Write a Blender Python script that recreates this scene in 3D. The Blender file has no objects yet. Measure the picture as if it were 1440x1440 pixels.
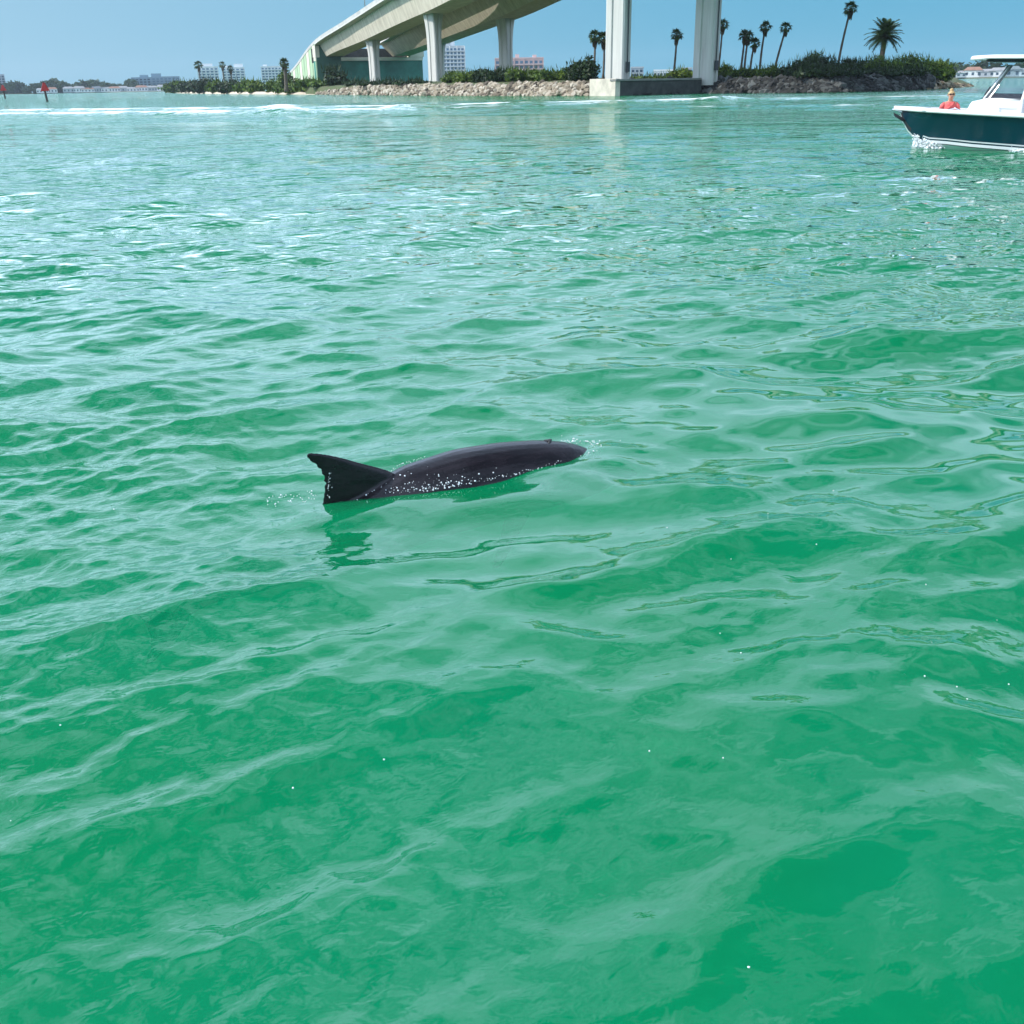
import bpy, bmesh, math, random
import numpy as np
from math import radians, sin, cos, pi, hypot, atan2, tan
from mathutils import Vector, Matrix, noise as mnoise

scene = bpy.context.scene
COL = scene.collection
random.seed(7)
RNG = np.random.default_rng(11)

# ------------------------------------------------------------------ camera
CAM_H = 1.9
PITCH = radians(22.69)
ROLL = radians(1.02)
cam_data = bpy.data.cameras.new('camera')
cam_data.sensor_width = 36.0
cam_data.lens = 36.0
cam_data.clip_start = 0.05
cam_data.clip_end = 30000.0
cam = bpy.data.objects.new('camera', cam_data)
COL.objects.link(cam)
cam.matrix_world = (Matrix.Translation((0, 0, CAM_H)) @ Matrix.Rotation(pi/2 - PITCH, 4, 'X')
                    @ Matrix.Rotation(-ROLL, 4, 'Z'))
scene.camera = cam

# ------------------------------------------------------------------ sky and sun
SUN_AZ = radians(-96.0)      # measured from the view direction (+Y), negative is to the left
SUN_EL = radians(38.0)
world = bpy.data.worlds.new('World')
scene.world = world
world.use_nodes = True
wn, wl = world.node_tree.nodes, world.node_tree.links
wn.clear()
w_out = wn.new('ShaderNodeOutputWorld')
w_bg = wn.new('ShaderNodeBackground')
w_bg.inputs['Strength'].default_value = 0.12
sky = wn.new('ShaderNodeTexSky')
sky.sky_type = 'NISHITA'
sky.sun_disc = False
sky.sun_elevation = SUN_EL
sky.sun_rotation = SUN_AZ
sky.altitude = 0.0
sky.air_density = 0.55
sky.dust_density = 0.7
sky.ozone_density = 3.0
# thin high cloud veil, faded into the haze near the horizon
tc = wn.new('ShaderNodeTexCoord')
sep = wn.new('ShaderNodeSeparateXYZ')
wl.new(tc.outputs['Generated'], sep.inputs[0])
zc = wn.new('ShaderNodeMath'); zc.operation = 'MAXIMUM'; zc.inputs[1].default_value = 0.0
wl.new(sep.outputs['Z'], zc.inputs[0])
za = wn.new('ShaderNodeMath'); za.operation = 'ADD'; za.inputs[1].default_value = 0.12
wl.new(zc.outputs[0], za.inputs[0])
dv = wn.new('ShaderNodeVectorMath'); dv.operation = 'DIVIDE'
cmb = wn.new('ShaderNodeCombineXYZ')
cmb.inputs[2].default_value = 1e9
wl.new(za.outputs[0], cmb.inputs[0]); wl.new(za.outputs[0], cmb.inputs[1])
wl.new(tc.outputs['Generated'], dv.inputs[0]); wl.new(cmb.outputs[0], dv.inputs[1])
cn = wn.new('ShaderNodeTexNoise')
cn.inputs['Scale'].default_value = 1.1
cn.inputs['Detail'].default_value = 5.0
cn.inputs['Roughness'].default_value = 0.54
cn.inputs['Distortion'].default_value = 0.7
wl.new(dv.outputs[0], cn.inputs['Vector'])
cr = wn.new('ShaderNodeMapRange')
cr.inputs['From Min'].default_value = 0.43
cr.inputs['From Max'].default_value = 0.55
cr.inputs['To Min'].default_value = 0.02
cr.inputs['To Max'].default_value = 0.80
wl.new(cn.outputs['Fac'], cr.inputs['Value'])
# a bright bank of thin cloud stands above the clear strip at the horizon and thins out overhead
def wmap(inp, a, b, lo, hi):
    n = wn.new('ShaderNodeMapRange'); n.interpolation_type = 'SMOOTHSTEP'
    for k_, v_ in (('From Min', a), ('From Max', b), ('To Min', lo), ('To Max', hi)): n.inputs[k_].default_value = v_
    wl.new(inp, n.inputs['Value']); return n.outputs[0]
def wmath(op, a, b):
    n = wn.new('ShaderNodeMath'); n.operation = op
    wl.new(a, n.inputs[0])
    if isinstance(b, float): n.inputs[1].default_value = b
    else: wl.new(b, n.inputs[1])
    return n.outputs[0]
zedge = wmath('ADD', zc.outputs[0], wmath('MULTIPLY', wmath('SUBTRACT', cn.outputs['Fac'], .5), -.55))
bank = wmap(zedge, .47, .57, .88, 0.0)
bank = wmath('MULTIPLY', bank, wmap(cn.outputs['Fac'], .30, .62, .55, 1.15))
cover = wmath('MULTIPLY', wmath('MAXIMUM', bank, cr.outputs[0]), wmap(zc.outputs[0], .07, .17, 0.0, 1.0))
# how near the sun a direction lies: thin cloud and haze scatter forward
sd = wn.new('ShaderNodeVectorMath'); sd.operation = 'DOT_PRODUCT'
sd.inputs[1].default_value = (sin(SUN_AZ)*cos(SUN_EL), cos(SUN_AZ)*cos(SUN_EL), sin(SUN_EL))
wl.new(tc.outputs['Generated'], sd.inputs[0])
tint = wn.new('ShaderNodeMix'); tint.data_type = 'RGBA'      # even pale haze low over the horizon
hcol = wn.new('ShaderNodeMix'); hcol.data_type = 'RGBA'
hcol.inputs[6].default_value = (.75, 3.5, 5.3, 1.0); hcol.inputs[7].default_value = (2.9, 5.1, 6.6, 1.0)
wl.new(wmap(sd.outputs['Value'], -.35, .5, 0.0, 1.0), hcol.inputs[0]); wl.new(hcol.outputs[2], tint.inputs[7])
hz = wn.new('ShaderNodeMapRange'); hz.interpolation_type = 'SMOOTHSTEP'
hz.inputs['From Min'].default_value = 0.02; hz.inputs['From Max'].default_value = 0.60
hz.inputs['To Min'].default_value = 0.85; hz.inputs['To Max'].default_value = 0.0
wl.new(zc.outputs[0], hz.inputs['Value']); wl.new(hz.outputs[0], tint.inputs[0])
wl.new(sky.outputs[0], tint.inputs[6])
cmix = wn.new('ShaderNodeMix'); cmix.data_type = 'RGBA'
cmix.inputs[7].default_value = (12.5, 12.8, 12.8, 1.0)
# thin cloud scatters forward: it is brightest round the sun
sg_ = wn.new('ShaderNodeMapRange'); sg_.interpolation_type = 'SMOOTHSTEP'
sg_.inputs['From Min'].default_value = -0.2; sg_.inputs['From Max'].default_value = 1.0
sg_.inputs['To Min'].default_value = 1.2; sg_.inputs['To Max'].default_value = 1.9
wl.new(sd.outputs['Value'], sg_.inputs['Value'])
cvec = wn.new('ShaderNodeVectorMath'); cvec.operation = 'SCALE'
cvec.inputs[0].default_value = (8.5, 10.9, 14.6)
wl.new(sg_.outputs[0], cvec.inputs['Scale'])
wl.new(cvec.outputs[0], cmix.inputs[7])
wl.new(cover, cmix.inputs[0])
wl.new(tint.outputs[2], cmix.inputs[6])
wl.new(cmix.outputs[2], w_bg.inputs['Color'])
wl.new(w_bg.outputs[0], w_out.inputs['Surface'])

sun_data = bpy.data.lights.new('sun', 'SUN')
sun_data.energy = 4.2
sun_data.angle = radians(0.53)
sun_data.color = (1.0, 0.95, 0.87)
sun = bpy.data.objects.new('sun', sun_data)
COL.objects.link(sun)
SUN_DIR = Vector((sin(SUN_AZ)*cos(SUN_EL), cos(SUN_AZ)*cos(SUN_EL), sin(SUN_EL)))
sun.rotation_euler = SUN_DIR.to_track_quat('Z', 'Y').to_euler()
sun.location = (-40, 5, 60)

scene.view_settings.view_transform = 'Standard'
scene.view_settings.look = 'None'
scene.view_settings.exposure = 0.06
scene.view_settings.gamma = 1.0
scene.view_settings.use_curve_mapping = False
scene.render.engine = 'CYCLES'
scene.cycles.max_bounces = 8
scene.cycles.transparent_max_bounces = 12
scene.cycles.caustics_reflective = False
scene.cycles.caustics_refractive = False

# ------------------------------------------------------------------ pixel helpers (a pixel gives a direction only)
def ray(px, py):
    u, v = (px-720)/1440, -(py-720)/1440
    c, s = cos(-ROLL), sin(-ROLL)
    x, y = c*u - s*v, s*u + c*v
    return Vector((x, cos(PITCH) + sin(PITCH)*y, -sin(PITCH) + cos(PITCH)*y))
def gp(px, py, z=0.0):
    d = ray(px, py); t = (z - CAM_H)/d.z
    return Vector((d.x*t, d.y*t, z))
def at(px, dist, py=118.0, z=0.0):
    d = ray(px, py); k = dist/hypot(d.x, d.y)
    return Vector((d.x*k, d.y*k, z))
def zat(px, py, dist):
    d = ray(px, py)
    return CAM_H + dist*d.z/hypot(d.x, d.y)

# ------------------------------------------------------------------ mesh helpers
class MB:
    """Collects geometry; build() links it as ONE mesh object."""
    def __init__(self): self.v = []; self.f = []; self.s = []
    def add(self, vs, fs, smooth=False):
        o = len(self.v)
        self.v += [tuple(p) for p in vs]
        self.f += [tuple(i+o for i in f) for f in fs]
        self.s += [smooth]*len(fs)
        return self
    def box(self, x0, x1, y0, y1, z0, z1, M=None):
        vs = [Vector((x, y, z)) for z in (z0, z1) for (x, y) in ((x0,y0),(x1,y0),(x1,y1),(x0,y1))]
        if M is not None: vs = [M @ p for p in vs]
        return self.add(vs, [(3,2,1,0),(4,5,6,7),(0,1,5,4),(1,2,6,5),(2,3,7,6),(3,0,4,7)])
    def tube(self, pts, radii, n=8, smooth=True, caps=True):
        pts = [Vector(p) for p in pts]
        if not hasattr(radii, '__len__'): radii = [radii]*len(pts)
        vs = []
        ref = None
        for i, p in enumerate(pts):
            t = (pts[min(i+1, len(pts)-1)] - pts[max(i-1, 0)]).normalized()
            if ref is None:
                ref = Vector((0,0,1)) if abs(t.z) < .9 else Vector((1,0,0))
            a = t.cross(ref).normalized(); b = t.cross(a).normalized(); ref = -b if False else a.cross(t)
            for k in range(n):
                q = 2*pi*k/n
                vs.append(p + (a*cos(q) + b*sin(q))*radii[i])
        fs = []
        for i in range(len(pts)-1):
            for k in range(n):
                fs.append((i*n+k, i*n+(k+1) % n, (i+1)*n+(k+1) % n, (i+1)*n+k))
        if caps:
            fs.append(tuple(range(n))[::-1]); fs.append(tuple((len(pts)-1)*n+k for k in range(n)))
        return self.add(vs, fs, smooth)
    def loft(self, rings, closed=True, caps=True, smooth=True):
        n = len(rings[0]); vs = [p for r in rings for p in r]; fs = []
        m = n if closed else n-1
        for i in range(len(rings)-1):
            for k in range(m):
                fs.append((i*n+k, i*n+(k+1) % n, (i+1)*n+(k+1) % n, (i+1)*n+k))
        if caps and closed:
            fs.append(tuple(range(n))[::-1]); fs.append(tuple((len(rings)-1)*n+k for k in range(n)))
        return self.add(vs, fs, smooth)
    def mesh(self, name, mat=None):
        me = bpy.data.meshes.new(name)
        me.from_pydata(self.v, [], self.f)
        me.polygons.foreach_set('use_smooth', self.s)
        if mat: me.materials.append(mat)
        me.update()
        return me
    def build(self, name, mat=None, parent=None, fixn=True, bevel=0.0):
        me = self.mesh(name, mat)
        if fixn:
            bm = bmesh.new(); bm.from_mesh(me)
            bmesh.ops.recalc_face_normals(bm, faces=bm.faces); bm.to_mesh(me); bm.free()
        return link(name, me, parent, bevel)
def link(name, me, parent=None, bevel=0.0):
    o = bpy.data.objects.new(name, me); COL.objects.link(o)
    if parent is not None: o.parent = parent
    if bevel:
        b = o.modifiers.new('bevel', 'BEVEL'); b.width = bevel; b.segments = 2; b.limit_method = 'ANGLE'
    return o
def tag(o, label=None, cat=None, group=None, kind=None):
    if label: o['label'] = label
    if cat: o['category'] = cat
    if group: o['group'] = group
    if kind: o['kind'] = kind
    return o
def empty(name, loc=(0,0,0), rz=0.0):
    o = bpy.data.objects.new(name, None); COL.objects.link(o)
    o.location = loc; o.rotation_euler = (0,0,rz); o.empty_display_size = .2
    return o
def copy_tree(o, parent=None):
    c = o.copy(); COL.objects.link(c); c.parent = parent
    for ch in list(o.children): copy_tree(ch, c)
    return c

# ------------------------------------------------------------------ materials
def mat(name, color, rough=0.6, var=0.0, vscale=1.0, bump=0.0, bscale=10.0, metallic=0.0, spec=0.5, color2=None, coat=0.0, stretch=None):
    m = bpy.data.materials.new(name); m.use_nodes = True
    nt = m.node_tree; b = nt.nodes['Principled BSDF']
    b.inputs['Roughness'].default_value = rough
    b.inputs['Metallic'].default_value = metallic
    b.inputs['Specular IOR Level'].default_value = spec
    b.inputs['Coat Weight'].default_value = coat
    b.inputs['Base Color'].default_value = (*color, 1)
    if var > 0 or bump > 0 or color2:
        tcn = nt.nodes.new('ShaderNodeTexCoord')
        if var > 0 or color2:
            n = nt.nodes.new('ShaderNodeTexNoise'); n.inputs['Scale'].default_value = vscale
            n.inputs['Detail'].default_value = 5; n.inputs['Roughness'].default_value = .65
            if stretch:
                mp = nt.nodes.new('ShaderNodeMapping'); mp.inputs['Scale'].default_value = stretch
                nt.links.new(tcn.outputs['Object'], mp.inputs['Vector']); nt.links.new(mp.outputs[0], n.inputs['Vector'])
            else:
                nt.links.new(tcn.outputs['Object'], n.inputs['Vector'])
            r = nt.nodes.new('ShaderNodeValToRGB')
            c2 = color2 if color2 else tuple(c*(1-var) for c in color)
            c1 = color if color2 else tuple(min(1, c*(1+var)) for c in color)
            r.color_ramp.elements[0].position = .32; r.color_ramp.elements[1].position = .68
            r.color_ramp.elements[0].color = (*c2, 1); r.color_ramp.elements[1].color = (*c1, 1)
            nt.links.new(n.outputs['Fac'], r.inputs[0]); nt.links.new(r.outputs[0], b.inputs['Base Color'])
        if bump > 0:
            n2 = nt.nodes.new('ShaderNodeTexNoise'); n2.inputs['Scale'].default_value = bscale
            n2.inputs['Detail'].default_value = 4
            nt.links.new(tcn.outputs['Object'], n2.inputs['Vector'])
            bp = nt.nodes.new('ShaderNodeBump'); bp.inputs['Strength'].default_value = 1.0
            bp.inputs['Distance'].default_value = bump
            nt.links.new(n2.outputs['Fac'], bp.inputs['Height']); nt.links.new(bp.outputs[0], b.inputs['Normal'])
    return m

# ================================================================== WATER
def wave_set(lmin, lmax, n, heading, spread, slope, rng, power=0.0):
    lam = np.exp(rng.uniform(np.log(lmin), np.log(lmax), n))
    ang = heading + rng.normal(0, spread, n)
    k = 2*pi/lam
    w = lam**power; w = w/np.sqrt((w**2).mean())
    a = slope*np.sqrt(2.0/n)*w/k
    return k*np.cos(ang), k*np.sin(ang), a, rng.uniform(0, 2*pi, n), lam, np.cos(ang), np.sin(ang)
HEAD = radians(-72.0)       # the chop runs towards the viewer and a little to the right
SETS = [ # waves, patchiness 0 none / 1 gust-modulated
    (wave_set(1.6, 5.0, 18, radians(-95), .55, .060, RNG), 0),
    (wave_set(0.42, 1.3, 56, HEAD, .42, .125, RNG, .25), 0),
    (wave_set(0.19, 0.46, 50, HEAD, .55, .105, RNG), 1),
    (wave_set(0.065, 0.20, 40, HEAD, .70, .100, RNG), 2),
]
def gust(X, Y):
    """0..1 patches of wind-ruffled water (stronger towards the open side, on the left)."""
    g = (0.5 + .22*np.sin(.55*X + .31*Y + 1.0) + .17*np.sin(-.9*X + .63*Y + 2.2)
         + .16*np.sin(1.7*X + 1.1*Y + .4) + .10*np.sin(2.9*X - 1.9*Y))
    g = g + np.clip((-X)/(.45*Y + 1.2), -1, 1)*.35
    return np.clip(g, .06, 1.25)

DOLPHIN_BASE = Vector((-0.94, 4.74, 0)); DOLPHIN_U = Vector((0.89, 0.456, 0)).normalized()
def local_swell(X, Y):
    """the dolphin's own bow wave and the hump it pushes"""
    ux, uy = DOLPHIN_U.x, DOLPHIN_U.y
    s = (X-DOLPHIN_BASE.x)*ux + (Y-DOLPHIN_BASE.y)*uy
    t = -(X-DOLPHIN_BASE.x)*uy + (Y-DOLPHIN_BASE.y)*ux
    z = .030*np.exp(-((s-1.62)/.16)**2 - (t/.30)**2)
    z += .022*np.exp(-((s-1.2)/.5)**2)*np.exp(-((np.abs(t)-.48)/.13)**2)
    z -= .006*np.exp(-((s-.75)/.55)**2)*np.exp(-(t/.22)**2)
    z += .028*np.exp(-((s-.22)/.30)**2 - ((t+.24)/.14)**2)
    z += .05*np.exp(-((X-.35)/.9)**2 - ((Y-6.9-.12*X)/.33)**2)
    return z

# sharp wakes of passed boats: world lines (x0,y0)-(x1,y1), half width, height, foam
WAKES = [((-75, 109), (-17.5, 88.0), 1.6, .30, 1.0), ((-17.5, 88.0), (-8.5, 91.5), 1.5, .26, .85), ((-8.5, 91.5), (10, 102), 1.5, .20, .6),
         ((-85, 132), (-21, 105.0), 1.6, .25, .85), ((-21, 105.0), (22, 112), 1.6, .24, .8),
         ((22, 112), (60, 104), 2.0, .2, .6), ((14, 84), (38, 74), 1.5, .12, .45)]
def wake_field(X, Y):
    z = np.zeros_like(X); f = np.zeros_like(X)
    for (a, b, hw, h, fo) in WAKES:
        ax, ay = a; bx, by = b
        L = hypot(bx-ax, by-ay); ux, uy = (bx-ax)/L, (by-ay)/L
        s = np.clip((X-ax)*ux + (Y-ay)*uy, 0, L)
        wob = .45*np.sin(s*.37+ax) + .25*np.sin(s*.93+ay)
        dx, dy = X-(ax+ux*s), Y-(ay+uy*s)
        d = np.sqrt(dx*dx+dy*dy)*np.sign(-dx*uy+dy*ux) + wob*.6
        g = np.exp(-(d/hw)**2)
        z += h*g
        f = np.maximum(f, fo*g*(.75+.25*np.sin(s*.6+bx)))
    return z, f

def build_water():
    # a polar sheet round the viewer's boat: finest where the waves are nearest, ever coarser outwards
    dense = np.linspace(radians(-37), radians(37), 780)
    grow = np.cumsum(radians(74)/779*1.03**np.arange(1, 131))
    grow = radians(37) + grow*(radians(179.7)-radians(37))/grow[-1]
    right = grow; left = -grow[::-1]
    th = np.concatenate([left, dense, right])
    r = [0.9]
    while r[-1] < 2500:
        d = r[-1]
        px = (d*d + CAM_H**2)/(CAM_H*1024.0)
        r.append(d + max(.0045, min(px*1.0, .9 if 70 < d < 140 else .05*d if d < 400 else .12*d)))
    r = np.array(r)
    R, T = np.meshgrid(r, th, indexing='ij')
    X = R*np.sin(T); Y = R*np.cos(T)
    dr = np.gradient(r)[:, None]*np.ones_like(T)
    dt = np.gradient(th)[None, :]*R
    sp = np.maximum(dr*1.0, dt)
    G = gust(X, Y)
    # the swimming dolphin leaves a smooth slick beside and behind it
    ss_ = (X-DOLPHIN_BASE.x)*DOLPHIN_U.x + (Y-DOLPHIN_BASE.y)*DOLPHIN_U.y
    tt_ = -(X-DOLPHIN_BASE.x)*DOLPHIN_U.y + (Y-DOLPHIN_BASE.y)*DOLPHIN_U.x
    calm = 1-.85*np.exp(-((ss_-.55)/1.05)**2 - ((tt_+.05)/.55)**2)
    slick = 1-.75*np.exp(-((ss_-.35)/.75)**2 - ((tt_+.25)/.42)**2)
    Z = np.zeros_like(X); DX = np.zeros_like(X); DY = np.zeros_like(X)
    lost = [np.zeros_like(X), np.zeros_like(X)]
    CH = 1.05
    for (kx, ky, a, ph, lam, cx, cy), patch in SETS:
        mod = calm if patch == 0 else ((.6+.5*G)*np.minimum(slick, calm**.5) if patch == 1 else np.clip(G*1.15-.12, .05, 1.3)*slick)
        for i in range(len(a)):
            keep = np.clip((lam[i]/sp - 2.5)/2.5, 0, 1)
            rows = np.nonzero(keep.max(axis=1) > 0)[0]
            if len(rows) == 0: continue
            e = rows[-1]+1
            p = kx[i]*X[:e] + ky[i]*Y[:e] + ph[i]
            m = keep[:e]*mod[:e]*a[i]
            c = np.cos(p)
            s = np.sin(p)
            Z[:e] += m*c
            DX[:e] -= CH*m*s*cx[i]; DY[:e] -= CH*m*s*cy[i]
    near = R < 14
    Z += np.where(near, local_swell(X, Y), 0)
    wz, foam = wake_field(X, Y)
    Z += wz
    # what the mesh is too coarse to carry is left to the material's fine relief
    lost_m = np.clip((sp*3.6 - .30)/.8, 0, 1)
    lost_s = np.clip((sp*3.6 - .08)/.22, 0, 1)
    X2 = X + DX; Y2 = Y + DY
    nr, nt = X.shape
    co = np.stack([X2, Y2, Z], -1).reshape(-1, 3).astype(np.float32)
    idx = np.arange(nr*nt).reshape(nr, nt)
    q = np.stack([idx[:-1, :-1], idx[:-1, 1:], idx[1:, 1:], idx[1:, :-1]], -1).reshape(-1, 4)
    # close the sheet behind the viewer and under the boat
    qc = np.stack([idx[:-1, -1], idx[:-1, 0], idx[1:, 0], idx[1:, -1]], -1)
    q = np.concatenate([q, qc])
    me = bpy.data.meshes.new('water')
    me.vertices.add(len(co)); me.vertices.foreach_set('co', co.ravel())
    me.loops.add(len(q)*4); me.loops.foreach_set('vertex_index', q.ravel().astype(np.int32))
    me.polygons.add(len(q))
    me.polygons.foreach_set('loop_start', np.arange(0, len(q)*4, 4, dtype=np.int32))
    me.polygons.foreach_set('loop_total', np.full(len(q), 4, dtype=np.int32))
    me.polygons.foreach_set('use_smooth', np.ones(len(q), bool))
    for nm, arr in (('fine_large', np.clip((R-18)/40, 0, 1)), ('fine_mid', lost_m), ('fine_small', lost_s), ('foam', foam), ('gust', G*slick)):
        at_ = me.attributes.new(nm, 'FLOAT', 'POINT')
        at_.data.foreach_set('value', arr.astype(np.float32).ravel())
    me.update(calc_edges=True)
    me.materials.append(water_material())
    o = link('water', me)
    o['kind'] = 'structure'
    return o

def water_material():
    m = bpy.data.materials.new('sea_water'); m.use_nodes = True
    nt = m.node_tree; N, L = nt.nodes, nt.links
    N.clear()
    out = N.new('ShaderNodeOutputMaterial')
    geo = N.new('ShaderNodeNewGeometry')
    def attr(nm):
        a = N.new('ShaderNodeAttribute'); a.attribute_name = nm; return a.outputs['Fac']
    def math(op, a, b=None):
        n = N.new('ShaderNodeMath'); n.operation = op
        for i, x in enumerate((a, b)):
            if x is None: continue
            if isinstance(x, (int, float)): n.inputs[i].default_value = x
            else: L.new(x, n.inputs[i])
        return n.outputs[0]
    def noise(scale, sx, sy, rot, detail, rough=.5, dist=0.0):
        mp = N.new('ShaderNodeMapping'); mp.vector_type = 'TEXTURE'
        mp.inputs['Rotation'].default_value = (0, 0, rot)
        mp.inputs['Scale'].default_value = (sx, sy, 1)
        L.new(geo.outputs['Position'], mp.inputs['Vector'])
        n = N.new('ShaderNodeTexNoise'); n.noise_dimensions = '2D'
        n.inputs['Scale'].default_value = scale; n.inputs['Detail'].default_value = detail
        n.inputs['Roughness'].default_value = rough; n.inputs['Distortion'].default_value = dist
        L.new(mp.outputs[0], n.inputs['Vector'])
        return n.outputs['Fac']
    def bump(height, dist, prev=None):
        b = N.new('ShaderNodeBump'); b.inputs['Strength'].default_value = 1.0
        b.inputs['Distance'].default_value = dist
        L.new(height, b.inputs['Height'])
        if prev is not None: L.new(prev, b.inputs['Normal'])
        return b.outputs[0]
    tilt = HEAD + pi/2
    # relief bands: metres to decimetres
    hm = math('MULTIPLY', noise(.95, 1.7, 1.0, tilt, 2.0, .55), attr('fine_mid'))
    hs = math('MULTIPLY', noise(3.2, 1.5, 1.0, tilt*.6, 2.0, .55), attr('fine_small'))
    g = attr('gust')
    ht = math('MULTIPLY', noise(24.0, 1.5, 1.0, tilt*1.3, 2.0, .55, .3), g)
    hl = math('MULTIPLY', noise(.17, 2.0, 1.0, tilt*.4, 2.0, .5), attr('fine_large'))
    nrm = bump(hl, .9)
    nrm = bump(hm, .28, nrm)
    nrm = bump(hs, .09, nrm)
    nrm = bump(ht, .0030, nrm)
    fres = N.new('ShaderNodeFresnel'); fres.inputs['IOR'].default_value = 1.45
    L.new(nrm, fres.inputs['Normal'])
    gl = N.new('ShaderNodeBsdfGlossy'); gl.inputs['Roughness'].default_value = .03
    gl.inputs['Color'].default_value = (1, 1, 1, 1)
    L.new(nrm, gl.inputs['Normal'])
    # the lit, turbid water body: its glow does not follow the facets, so its normal is straight up
    body = N.new('ShaderNodeBsdfDiffuse')
    up = N.new('ShaderNodeCombineXYZ'); up.inputs[2].default_value = 1
    L.new(up.outputs[0], body.inputs['Normal'])
    cmx = N.new('ShaderNodeMix'); cmx.data_type = 'RGBA'
    cmx.inputs[6].default_value = (.0002, .228, .072, 1)
    cmx.inputs[7].default_value = (.0006, .245, .104, 1)
    silt = noise(.55, 1.4, 1.0, .5, 4.0, .6, .8)
    sr = N.new('ShaderNodeMapRange'); sr.inputs['From Min'].default_value = .15; sr.inputs['From Max'].default_value = .85
    L.new(silt, sr.inputs['Value']); L.new(sr.outputs[0], cmx.inputs[0])
    L.new(cmx.outputs[2], body.inputs['Color'])
    tr = N.new('ShaderNodeBsdfTransparent'); tr.inputs['Color'].default_value = (.55, .97, .85, 1)
    mb = N.new('ShaderNodeMixShader'); mb.inputs[0].default_value = .36
    L.new(body.outputs[0], mb.inputs[1]); L.new(tr.outputs[0], mb.inputs[2])
    mf = N.new('ShaderNodeMixShader')
    L.new(fres.outputs[0], mf.inputs[0]); L.new(mb.outputs[0], mf.inputs[1]); L.new(gl.outputs[0], mf.inputs[2])
    # foam of the wakes
    fo = N.new('ShaderNodeBsdfDiffuse'); fo.inputs['Color'].default_value = (.80, .84, .84, 1)
    fn = noise(1.1, 2.2, 1.0, .2, 5.0, .7, .5)
    fa = math('ADD', math('MULTIPLY', attr('foam'), 1.5), math('MULTIPLY', math('SUBTRACT', fn, .5), 2.2))
    fr = N.new('ShaderNodeMapRange'); fr.inputs['From Min'].default_value = .55; fr.inputs['From Max'].default_value = 1.0
    L.new(fa, fr.inputs['Value'])
    gate = math('MULTIPLY', fr.outputs[0], math('MINIMUM', math('MULTIPLY', attr('foam'), 8.0), 1.0))
    mo = N.new('ShaderNodeMixShader')
    L.new(gate, mo.inputs[0]); L.new(mf.outputs[0], mo.inputs[1]); L.new(fo.outputs[0], mo.inputs[2])
    L.new(mo.outputs[0], out.inputs['Surface'])
    return m

build_water()
m_bed = mat('sea_bed_sand', (.02, .26, .13), .9, .15, .4)
bed = MB(); bed.add([(-2700,-2700,-3.2),(2700,-2700,-3.2),(2700,2700,-3.2),(-2700,2700,-3.2)], [(0,1,2,3)])
tag(bed.build('sea_bed', m_bed), kind='structure')

# ================================================================== ISLAND
SHORE = [gp(232,130.6), gp(300,132.0), gp(370,132.6), gp(445,133.0), gp(520,134.0), gp(600,134.6), gp(700,134.9), gp(829,134.9),
         gp(865,134.9), gp(985,131.6), gp(1100,131.0), gp(1180,130.0), gp(1240,128.5), gp(1300,126.3), gp(1340,123.8), gp(1366,121.6)]
LAND_Z = 2.15
def shore_pt(f):
    i = max(0, min(len(SHORE)-2, int(f))); t = f-i
    return SHORE[i].lerp(SHORE[i+1], t)
def shore_at_px(px):
    best = min((abs(px-pxof(shore_pt(k*.02))), k*.02) for k in range(0, (len(SHORE)-1)*50+1))
    return best[1]
def pxof(p):
    dz = p[2]-CAM_H
    w = cos(PITCH)*p[1]-sin(PITCH)*dz; v = (sin(PITCH)*p[1]+cos(PITCH)*dz)/w; u = p[0]/w
    return 720+1440*(cos(ROLL)*u-sin(ROLL)*v)
PXTAB = [(pxof(shore_pt(k*.05)), k*.05) for k in range(0, (len(SHORE)-1)*20+1)]
def shore_dist(px):
    f = min(PXTAB, key=lambda q: abs(q[0]-px))[1]
    p = shore_pt(f); return hypot(p.x, p.y)
def ground_z(px, inland):
    low = .55 if px < 430 else LAND_Z*(1 if px < 1290 else max(.35, 1-(px-1290)/70))
    return low*min(1.0, inland/ (9.0 if px < 430 else 4.0)) + .012*max(0, inland-6)*(1 if px > 430 else .3)

m_grass = mat('island_turf', (.045, .085, .015), .9, .4, .35, .05, 6, color2=(.09, .075, .03))
m_sand = mat('beach_sand', (.55, .46, .34), .9, .2, .5)
def rock_mat(name, cols):
    m = mat(name, cols[-1], .88, bump=.03, bscale=7)
    nt = m.node_tree; g = nt.nodes.new('ShaderNodeNewGeometry'); r = nt.nodes.new('ShaderNodeValToRGB')
    while len(r.color_ramp.elements) < len(cols): r.color_ramp.elements.new(.5)
    for i, c in enumerate(cols): r.color_ramp.elements[i].position = i/(len(cols)-1); r.color_ramp.elements[i].color = (*c, 1)
    nt.links.new(g.outputs['Random Per Island'], r.inputs[0]); nt.links.new(r.outputs[0], nt.nodes['Principled BSDF'].inputs['Base Color'])
    return m
m_rock_tan = rock_mat('limestone_rock', [(.07, .055, .04), (.24, .19, .13), (.36, .30, .22), (.50, .44, .35)])
m_rock_dark = rock_mat('dark_grey_rock', [(.008, .008, .008), (.02, .02, .018), (.03, .031, .029), (.12, .125, .12)])  # much darker grey rock tones for the right-hand shore
m_conc = mat('bridge_concrete', (.70, .64, .52), .8, .25, .55, .004, 4, color2=(.46, .41, .32), stretch=(1, 1, .12))
m_conc_dark = mat('shaded_concrete', (.05, .052, .05), .85, .4, .6, .01, 5)  # concrete darkened so its colour carries the shade on these walls
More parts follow.
